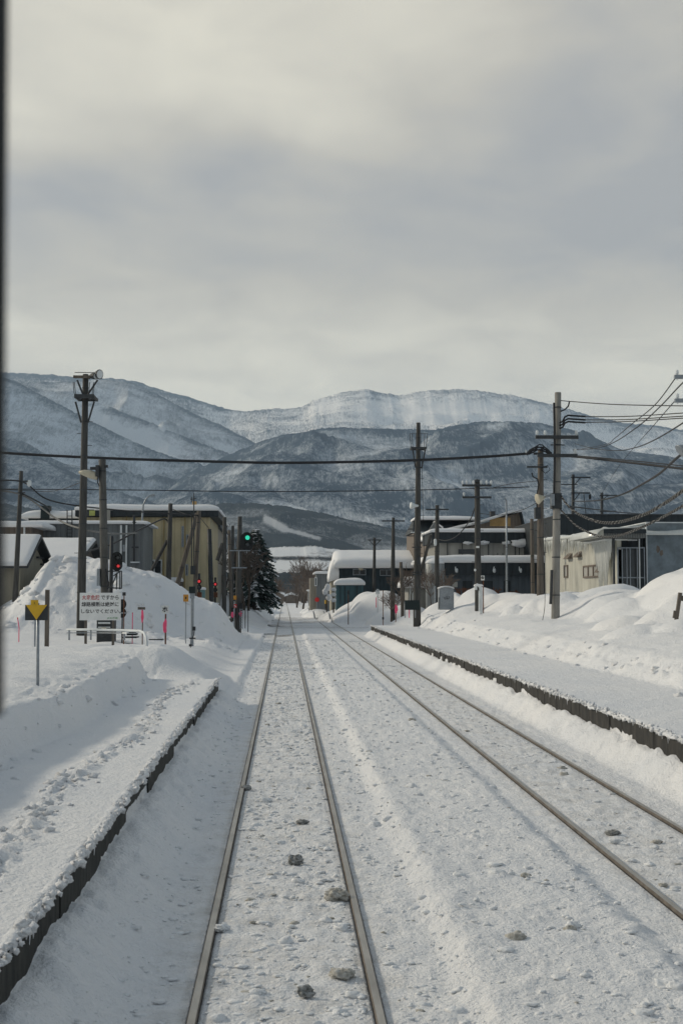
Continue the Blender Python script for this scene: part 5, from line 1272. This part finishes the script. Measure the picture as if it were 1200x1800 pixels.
# white building with icicles
XA=16.2; yF=WX(1085,XA).y; yB=WX(958,XA).y
def zx(py,y): return CAMH+(1044-py)/FPX*y
ztF=zx(938,yF); ztB=zx(950,yB)
th=thing('white_building','white corrugated building hung with long icicles and small hooded vents','building',(XA+2,(yF+yB)/2,0))
MB().prism([(yF,GB),(yB,GB),(yB,ztB),(yF,ztF)],XA,XA+.2,'YZ').build('wall','whitew',th)
MB().prism([(yF+2.6,GB),(yB,GB),(yB,ztB),(yF+2.6,ztF)],XA+.21,XA+6,'YZ').build('inner_wall','palew',th)
MB().slab(XA-.25,XA+6,yF,yB,lambda x,y: ztF+(ztB-ztF)*(y-yF)/(yB-yF),.22,30,.12,16,26,.4,.3).build('roof_snow','ice',th,True)
def onwall(px): return WX(px,XA).y
icicles(th,[(XA-.28,yF+.3,ztF+.02),(XA-.28,(yF+yB)/2,(ztF+ztB)/2),(XA-.28,yB,ztB)],300,.3,1.05,5,.045)
ic=MB(); q_=random.Random(4)
for i in range(70):
    u=q_.random(); y=yF+.2+3.4*u; L_=(.9+2.5*math.sin(u*3.1)**1)*q_.uniform(.4,1)
    ic.path([(XA-.30-q_.random()*.2,y,ztF+.1),(XA-.26,y+.03,ztF-.4),(XA-.22,y+.05,ztF-L_)],[.09,.07,.01],6)
o=ic.build('icicle_curtain','ice',th,True); o['kind']='stuff'
MB().slab(XA-.55,XA+.6,yF-.1,yF+4.3,ztF-.25,.5,31,.08,8,12,.5,.4).build('eave_snow','ice',th,True)
for (a,c_,e_) in ((1002,982,973),(1019,979,970),(1057.5,1006,993)):
    y0_,y1_=onwall(a+4),onwall(a-4); z0=zx(c_,(y0_+y1_)/2); z1=zx(e_-1,(y0_+y1_)/2)
    MB().prism([(XA,z0),(XA-.30,z0),(XA,z1)],min(y0_,y1_),max(y0_,y1_)).build('vent_hood','brownw',th)
for (a0,a1,n_) in ((992,998.5,1),(1026,1053,3)):
    y0_,y1_=onwall(a1),onwall(a0); ym=(y0_+y1_)/2; z0,z1=zx(1015.5,ym),zx(993,ym); f=MB(); e=.09
    f.b2(XA-.07,XA-.005,y0_,y1_,z1-e,z1).b2(XA-.07,XA-.005,y0_,y1_,z0,z0+e).b2(XA-.07,XA-.005,y0_,y0_+e,z0+e,z1-e).b2(XA-.07,XA-.005,y1_-e,y1_,z0+e,z1-e)
    for i in range(1,n_): f.b2(XA-.07,XA-.005,y0_+(y1_-y0_)*i/n_-.1,y0_+(y1_-y0_)*i/n_+.1,z0+e,z1-e)
    o=f.build('window','brownw',th); bx(XA-.03,XA-.006,y0_+e,y1_-e,z0+e,z1-e,'pane','palew',o)
# glazed porch facing the track
xg0,xg1=xat(1084,63.0),xat(1134,63.0); d=yF-.05
th=thing('glazed_porch','dark glazed porch with grey frames between the white wall and the blue-grey container','porch',((xg0+xg1)/2,d,0))
bx(XA+.05,xat(1136,d),d+.6,d+2.4,GB,zat(938,d),'back_wall','dark',th)
fr=MB()
for q in (1085.5,1093,1101,1107,1119.5,1132): fr.b2(xat(q-.8,d),xat(q+.8,d),d,d+.12,GB,zat(962,d))
for a in (962,1015,1040): fr.b2(xat(1084.5,d),xat(1133,d),d-.01,d+.11,zat(a+1,d),zat(a-1,d))
fr.build('frame','steel',th)
for (a,c_,m_) in ((1086.5,1092,'palew'),(1094,1100,'brownw'),(1102,1106,'palew'),(1108,1118,'gwall')):
    bx(xat(a,d),xat(c_,d),d+.05,d+.08,GB,zat(965,d),'pane','glass',th)
    bx(xat(a+.5,d),xat(c_-2,d),d+.3,d+.4,zat(1040,d),zat(972,d),'curtain',m_,th)
bx(xat(1121,d),xat(1131,d),d+.05,d+.09,GB,zat(966,d),'door','dark',th)
bx(xat(1103,d),xat(1118,d),d-.2,d,zat(949.5,d),zat(947.5,d),'sign_light','offw',th); bx(xat(1119,d),xat(1120.5,d),d-.4,d-.32,GB,zat(944,d),'downpipe','offw',th)
# canopy
d=61.5
th=thing('canopy_roof','dark canopy roof with curved snow edge above the glazed porch','canopy',(xat(1095,d),d,zat(930,d)))
cv=[(1048,940),(1050,934),(1055,929),(1062,926.5),(1090,925.5),(1136,922.5)]
bot=[(a,c_+2.2) for a,c_ in cv]
MB().prism([(xat(a,d),zat(c_,d)) for a,c_ in cv]+[(xat(a,d),zat(c_,d)) for a,c_ in bot[::-1]],d-.1,d+6).build('snow_edge','ice',th,True)
bx(xat(1061,d),xat(1136,d),d,d+6,zat(936,d),zat(928.6,d),'fascia','dark',th)
MB().prism([(xat(1050,d),zat(943,d)),(xat(1053,d),zat(933,d)),(xat(1061,d),zat(929,d)),(xat(1061,d),zat(943,d))],d+.02,d+5).build('end_panel','whitew',th)
bx(xat(1061,d),xat(1136,d),d+.1,d+5,zat(944,d),zat(936.2,d),'soffit',sheet_mat('louvre',(.14,.15,.15),.12,.6,.1,axis='X',dark=.4),th)
bx(xat(1082,d),xat(1085,d),d+.5,d+.7,zat(1060,d),zat(944,d),'post','dsteel',th)
# blue grey container
d=yF+.35
th=thing('blue_container','plain blue-grey metal container building at the right edge above the snow','container',(xat(1190,d),d+2,0))
bx(xat(1136,d),xat(1290,d),d,d+5,GB,zat(918,d),'wall','bluew',th); bx(xat(1135,d),xat(1291,d),d-.06,d+5,zat(918,d),zat(916,d),'top_rail','offw',th); bx(xat(1135,d),xat(1137,d),d-.05,d+.1,GB,zat(918,d),'corner_rail','offw',th)
MB().blob((xat(1156,d),d-.005,zat(964,d)),.09,.012,.16,3,.3).blob((xat(1162,d),d-.005,zat(971,d)),.08,.012,.13,4,.3).build('rust_stain','brownw',th)
# great dark hall behind
d=92; x0=xat(984,d)
th=thing('dark_hall','huge dark flat-topped hall behind the white icicled building','building',(x0+10,d+6,0))
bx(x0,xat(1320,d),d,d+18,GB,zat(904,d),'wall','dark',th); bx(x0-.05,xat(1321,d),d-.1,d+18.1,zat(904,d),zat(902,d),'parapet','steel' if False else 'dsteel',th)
# cabinet, frosted pipe, warning plate
d=66; p=W(784,1066,d)
th=thing('control_cabinet','rounded-top grey cabinet with faded scrawl on its door and a snow cap','cabinet',(p.x,p.y,p.z))
def arch(a,c_,e_,top,shoulder): 
    r_=[]; 
    for i in range(11):
        u=i/10; r_.append((xat(a+(c_-a)*u,d),zat(top+(shoulder-top)*(2*u-1)**2,d)))
    return [(xat(a,d),zat(e_,d))]+r_+[(xat(c_,d),zat(e_,d))]
MB().prism(arch(771.5,797,1072,1032.5,1035),d,d+.7).build('body',mat('cabinet_grey',(.25,.28,.31),.55,.12,4),th)
MB().prism([(xat(771+(26.5)*u/10,d),zat(1032+2.7*(2*u/10-1)**2,d)) for u in range(11)]+[(xat(797.5-(26.5)*u/10,d),zat(1029.6+3.4*(2*u/10-1)**2,d)) for u in range(11)],d-.06,d+.76).build('snow_cap','snow',th,True)
bx(xat(773.5,d),xat(795,d),d-.012,d+.0,zat(1063,d),zat(1037,d),'door','bluew' if False else M['steel'],th)
sc=MB()
for a in ([(779,1049),(781,1052),(783,1048),(785,1052)],[(786,1047.5),(786.5,1052)],[(788,1048.5),(790,1049),(789,1052)],[(780,1053),(789,1052.6)]): sc.path([W(*q,d-.03) for q in a],.012,4)
sc.build('scrawl','dsteel',th)
MB().tube(W(771.5,1070,d-.03),W(771.5,1050,d-.03),.02).build('cable_duct','dsteel',th)
d=60; p=W(843,1075,d)
th=thing('frosted_vent_pipe','inverted U pipe coated white with frost beside the double crossarm pole','pipe',(p.x,p.y,p.z))
MB().path([W(845,1080,d),W(845,1040,d),W(844,1033,d),W(841,1029,d),W(838,1028,d),W(835.5,1030,d),W(835.5,1037,d)],.07,8).build('pipe','offw',th,True); MB().path([W(841.5,1074,d-.1),W(841.5,1038,d-.1)],.03,6).build('thin_pipe','offw',th)
MB().slab(xat(834,d),xat(847,d),d-.12,d+.12,zat(1029.5,d),.08,3,.03,6,3,e=.1).build('snow_cap','snow',th,True)
d=62; th,p=post_thing('notice_plate','small white notice plate with a round symbol on a brown post behind the frosted pipe','sign',849,1062,1012,d,.05,'rust')
MB().b2(xat(844.5,d),xat(850.5,d),d-.06,d-.03,zat(1020,d),zat(1011.5,d)).build('plate','white',th)
rg_=MB(); rg_.path([W(847.5+1.9*math.cos(i*math.pi/8),1015.6-1.9*math.sin(i*math.pi/8),d-.075) for i in range(17)],.016,5); rg_.path([W(846.2,1014.3,d-.075),W(848.8,1017,d-.075)],.014,4); rg_.build('symbol','txt',th)
# tilted wooden post right edge
d=34; th=thing('tilted_post','tilted weathered wooden post with a side peg in the right snow humps','post',tuple(W(1186,1090,d)))
b_=MB(); tl=Matrix.Rotation(.16,3,'Y'); c_=W(1190.5,1070,d); b_.box(tuple(c_),(.085,.085,.85),tilt=tl); b_.build('post','wood2',th)
MB().box(tuple(W(1184.5,1080,d)),(.06,.07,.2),tilt=tl).box(tuple(W(1200,1052,d)),(.10,.05,.14),tilt=tl).build('peg','wood2',th)

# ------------------------------------------------------------------ vegetation
def twigtree(base,h,spread,seed,depth=5,r0=.08,name='bare_tree',lab='',cat='tree',group=None,minr=.012,trunk=.35,m='twig',n0=5,upb=.55):
    q=random.Random(seed); base=Vector(base); th=thing(name,lab,cat,tuple(base),group)
    tb=MB(); cb_=MB(); top=base+Vector((q.uniform(-.1,.1)*h,0,h*trunk)); tb.path([base-Vector((0,0,.5)),base,top],[r0*1.2,r0,r0*.7],7)
    def grow(p,dirn,L_,r,k_):
        e1=p+dirn*L_*.5+Vector((q.uniform(-1,1),q.uniform(-1,1),q.uniform(-.3,.6)))*L_*.08; e2=e1+(dirn+Vector((q.uniform(-.3,.3),q.uniform(-.3,.3),q.uniform(-.1,.25)))).normalized()*L_*.5
        cb_.path([p,e1,e2],[r,r*.8,r*.55],4 if k_<depth-1 else 3,False)
        if k_<=0: return
        for i in range(q.choice((2,3,3))):
            f_=e1.lerp(e2,q.uniform(0,1)) if i else e2
            dv=(dirn+Vector((q.gauss(0,spread),q.gauss(0,spread),q.gauss(.15,spread*.7)))).normalized(); grow(f_,dv,L_*q.uniform(.6,.82),max(minr,r*.6),k_-1)
    for i in range(n0):
        a=q.uniform(0,6.28); dv=Vector((math.cos(a)*(1-upb),math.sin(a)*(1-upb),upb+.3)).normalized(); grow(base.lerp(top,q.uniform(.4,1)),dv,h*q.uniform(.2,.3),r0*.55,depth-1)
    tb.build('trunk','bark',th,True); cb_.build('crown',m,th); return th
def conifer(px,pb,pt,halfw,d,seed,lab,snowy=.4):
    q=random.Random(seed); b=W(px,pb,d); h=zat(pt,d)-b.z; R0=halfw/(2300/d)
    th=thing('pine_tree',lab,'tree',tuple(b),'snow dusted conifers'); MB().path([b-Vector((0,0,.5)),b+Vector((0,0,h))],[.28,.04],8).build('trunk','bark',th)
    cr=MB(); sn=MB(); n=620
    for i in range(n):
        u=q.random()**.75; z=b.z+h*(.06+.93*u); a=q.uniform(0,6.283); rad=R0*(1-u)**.66*q.uniform(.6,1.15)*(1+.28*math.sin(a*2+seed)+.22*math.sin(a*5+u*9+seed*2))+.12; dr=Vector((math.cos(a),math.sin(a),-.22-.25*(1-u))).normalized(); c0=Vector((b.x,b.y,z))
        side=Vector((-math.sin(a),math.cos(a),0)); m_=max(3,int(rad/.28)); snb=q.random()<snowy*1.5
        for j in range(m_):
            t0=.12+.88*j/m_; p=c0+dr*rad*t0+Vector((0,0,-.12*rad*t0*t0)); wd=.34*(1.15-t0*.6)*q.uniform(.7,1.3); ln=rad/m_*1.5
            for k_ in (-1,1):
                tip=p+dr*ln*.7+side*k_*wd+Vector((0,0,q.uniform(-.22,-.02))); vs=[p,p+dr*ln+Vector((0,0,-.05)),tip]; cr.add(vs,[(0,1,2)])
                if snb and j/m_>.25 and q.random()<.6: off=Vector((0,0,.05)); sn.add([v+off for v in vs],[(0,1,2)])
            cr.add([p-side*.05,p+dr*ln,p+side*.05,p+Vector((0,0,-.25))],[(0,1,2,3)])
    c=cr.build('crown','needle',th); sn.build('snow_load','snow',th); return th
conifer(449,1062,928,40,112,1,'tall dark conifer dusted with snow right of the green signal',.34)
conifer(424,1060,950,24,118,2,'smaller narrower conifer behind the green signal pole',.25)
conifer(468,1060,990,15,125,8,'low young conifer at the right foot of the tall one',.3)
twigtree(W(428,1062,105),5.8,.42,3,5,.14,lab='brown bare tree with fine twigs wrapped round the green signal pole',minr=.02)
twigtree(W(437,1062,100),4.6,.45,5,5,.10,lab='fuzzy brown bare tree in front of the two conifers',minr=.018,n0=8)
twigtree(W(400,1062,112),5.6,.42,4,5,.14,lab='brown bare tree between the close group of poles and the beige building',minr=.02)
for i,(px,pb,h,d,lab) in enumerate(((533,1066,7.2,210,'tallest fuzzy bare tree beside the distant right side of the track'),(545,1066,5.8,190,'second bare tree, nearer, left of the small grey house'),(522,1064,5.6,230,'left bare tree over the far end of the track'),(560,1062,4.4,175,'low bare tree just before the small grey house'),(551,1062,6.2,240,'thin bare tree rising behind the small grey house'))):
    twigtree(W(px,pb,d),h*1.05,.40,20+i,6 if i<2 else 5,.16,lab=lab,minr=.022,n0=7)
for i,(px,pb,h,d,lab) in enumerate(((470,1058,4.2,140,'low brown brush left of the far track, nearest clump'),(482,1056,3.8,165,'middle clump of low brown brush left of the far track'),(455,1060,4.6,130,'brown brush at the foot of the tall conifer'),(440,1061,4.2,122,'tangle of twigs under the smaller conifer'),(520,1058,4.0,260,'distant brush where the track fades out'))):
    twigtree(W(px,pb,d),h,.5,40+i,4,.05,'brush',lab,'bush',minr=.02,trunk=.15,n0=16,upb=.3)
for i,(px,pb,h,d,lab) in enumerate(((688,1077,1.7,77,'leafless shrub with a pink ribbon near the siding platform end'),(700,1050,2.6,92,'bare shrub behind the dark signboard'),(722,1045,3.4,100,'bare sapling left of the tall horn pole'),(757,1060,3.4,84,'bare sapling against the metal silo'),(778,1052,2.4,88,'thin bare sapling between silo and factory'),(835,1053,1.2,94,'low rusty brush along the factory wall'),(870,1053,1.2,95,'rusty brush strip before the factory doorways'),(905,1053,1.0,96,'rightmost rusty brush by the factory'),(810,1052,1.1,95,'rusty brush by the factory vent box'))):
    twigtree(W(px,pb,d),h,.45,60+i,4,.03,'shrub',lab,'bush',minr=.010 if d<80 else .014,trunk=.15,n0=12,upb=.35,m='rust' if 'rusty' in lab else 'twig')
p=W(692,1070,76.6); th=thing('ribbon_stake','thin stake tied with a bright pink ribbon inside the leafless shrub','snow stake',tuple(W(695,1092,76.6)))
MB().tube(W(695,1094,76.6),W(697,1055,76.6),.025).build('post','rust',th); MB().blob(tuple(W(696,1070,76.5)),.09,.05,.24,3,.3).build('ribbon','pink',th)
# far wood at the foot of the hills
wb=MB(); q=random.Random(9)
for i in range(3600):
    px=q.uniform(-300,1500); d=q.uniform(330,760); pb=1044+FPX*2.6/d; p=W(px,pb,d); hh=q.uniform(4,10)*(1.0 if not 470<px<520 else .6)
    n_=7
    for k_ in range(n_):
        a=q.uniform(-.5,.5); c_=p+Vector((q.uniform(-1.6,1.6),q.uniform(-1,1),0)); wb.path([c_,c_+Vector((a*hh*.25,0,hh*q.uniform(.5,1)))],[.13,.03],3,False)
o=wb.build('distant_wood','twig'); o['kind']='stuff'
# far houses
for i,(px0,px1,pt,pe,d,lab) in enumerate(((476,497,1040,1046,300,'small distant gabled barn left of the vanishing track'),(503,522,1045,1048,340,'distant low house seen through the bare trees'),(436,462,1043,1049,260,'distant barn roof behind the brown brush'))):
    x0,x1=xat(px0,d),xat(px1,d); th=thing('distant_house',lab,'house',((x0+x1)/2,d+5,0))
    MB().prism([(x0,-.5),(x1,-.5),(x1,zat(pe,d)),((x0+x1)/2,zat(pt,d)),(x0,zat(pe,d))],d,d+12).build('wall','brownw',th)
    s=MB()
    for sg in (0,1):
        xa,xb=((x0+x1)/2,x0-.5) if not sg else ((x0+x1)/2,x1+.5); s.prism([(xa,zat(pt,d)+.05),(xb,zat(pe,d)-.1),(xb,zat(pe,d)+.45),(xa,zat(pt,d)+.6)],d-.5,d+12.4)
    s.build('roof','snow',th)

# ------------------------------------------------------------------ the railcar window post beside the viewer
th=thing('train_window_frame','black rubber-edged window post of the railcar at the extreme left','window frame',(-.17,.55,2.05))
a0=W(3,1800,.55); a1=W(15.5,0,.55); kx=(a1.x-a0.x)/(a1.z-a0.z)
def xw(z): return a0.x+kx*(z-a0.z)
MB().path([(xw(z)-.011,.55,z) for z in (a1.z+.25,a1.z,2.6,2.39,2.34)],.011,12).build('rubber_seal','black',th,True)
MB().prism([(xw(2.3)-.075,2.3),(xw(2.3)-.02,2.3),(xw(a1.z+.25)-.02,a1.z+.25),(xw(a1.z+.25)-.075,a1.z+.25)],.53,.60).build('frame','black',th)
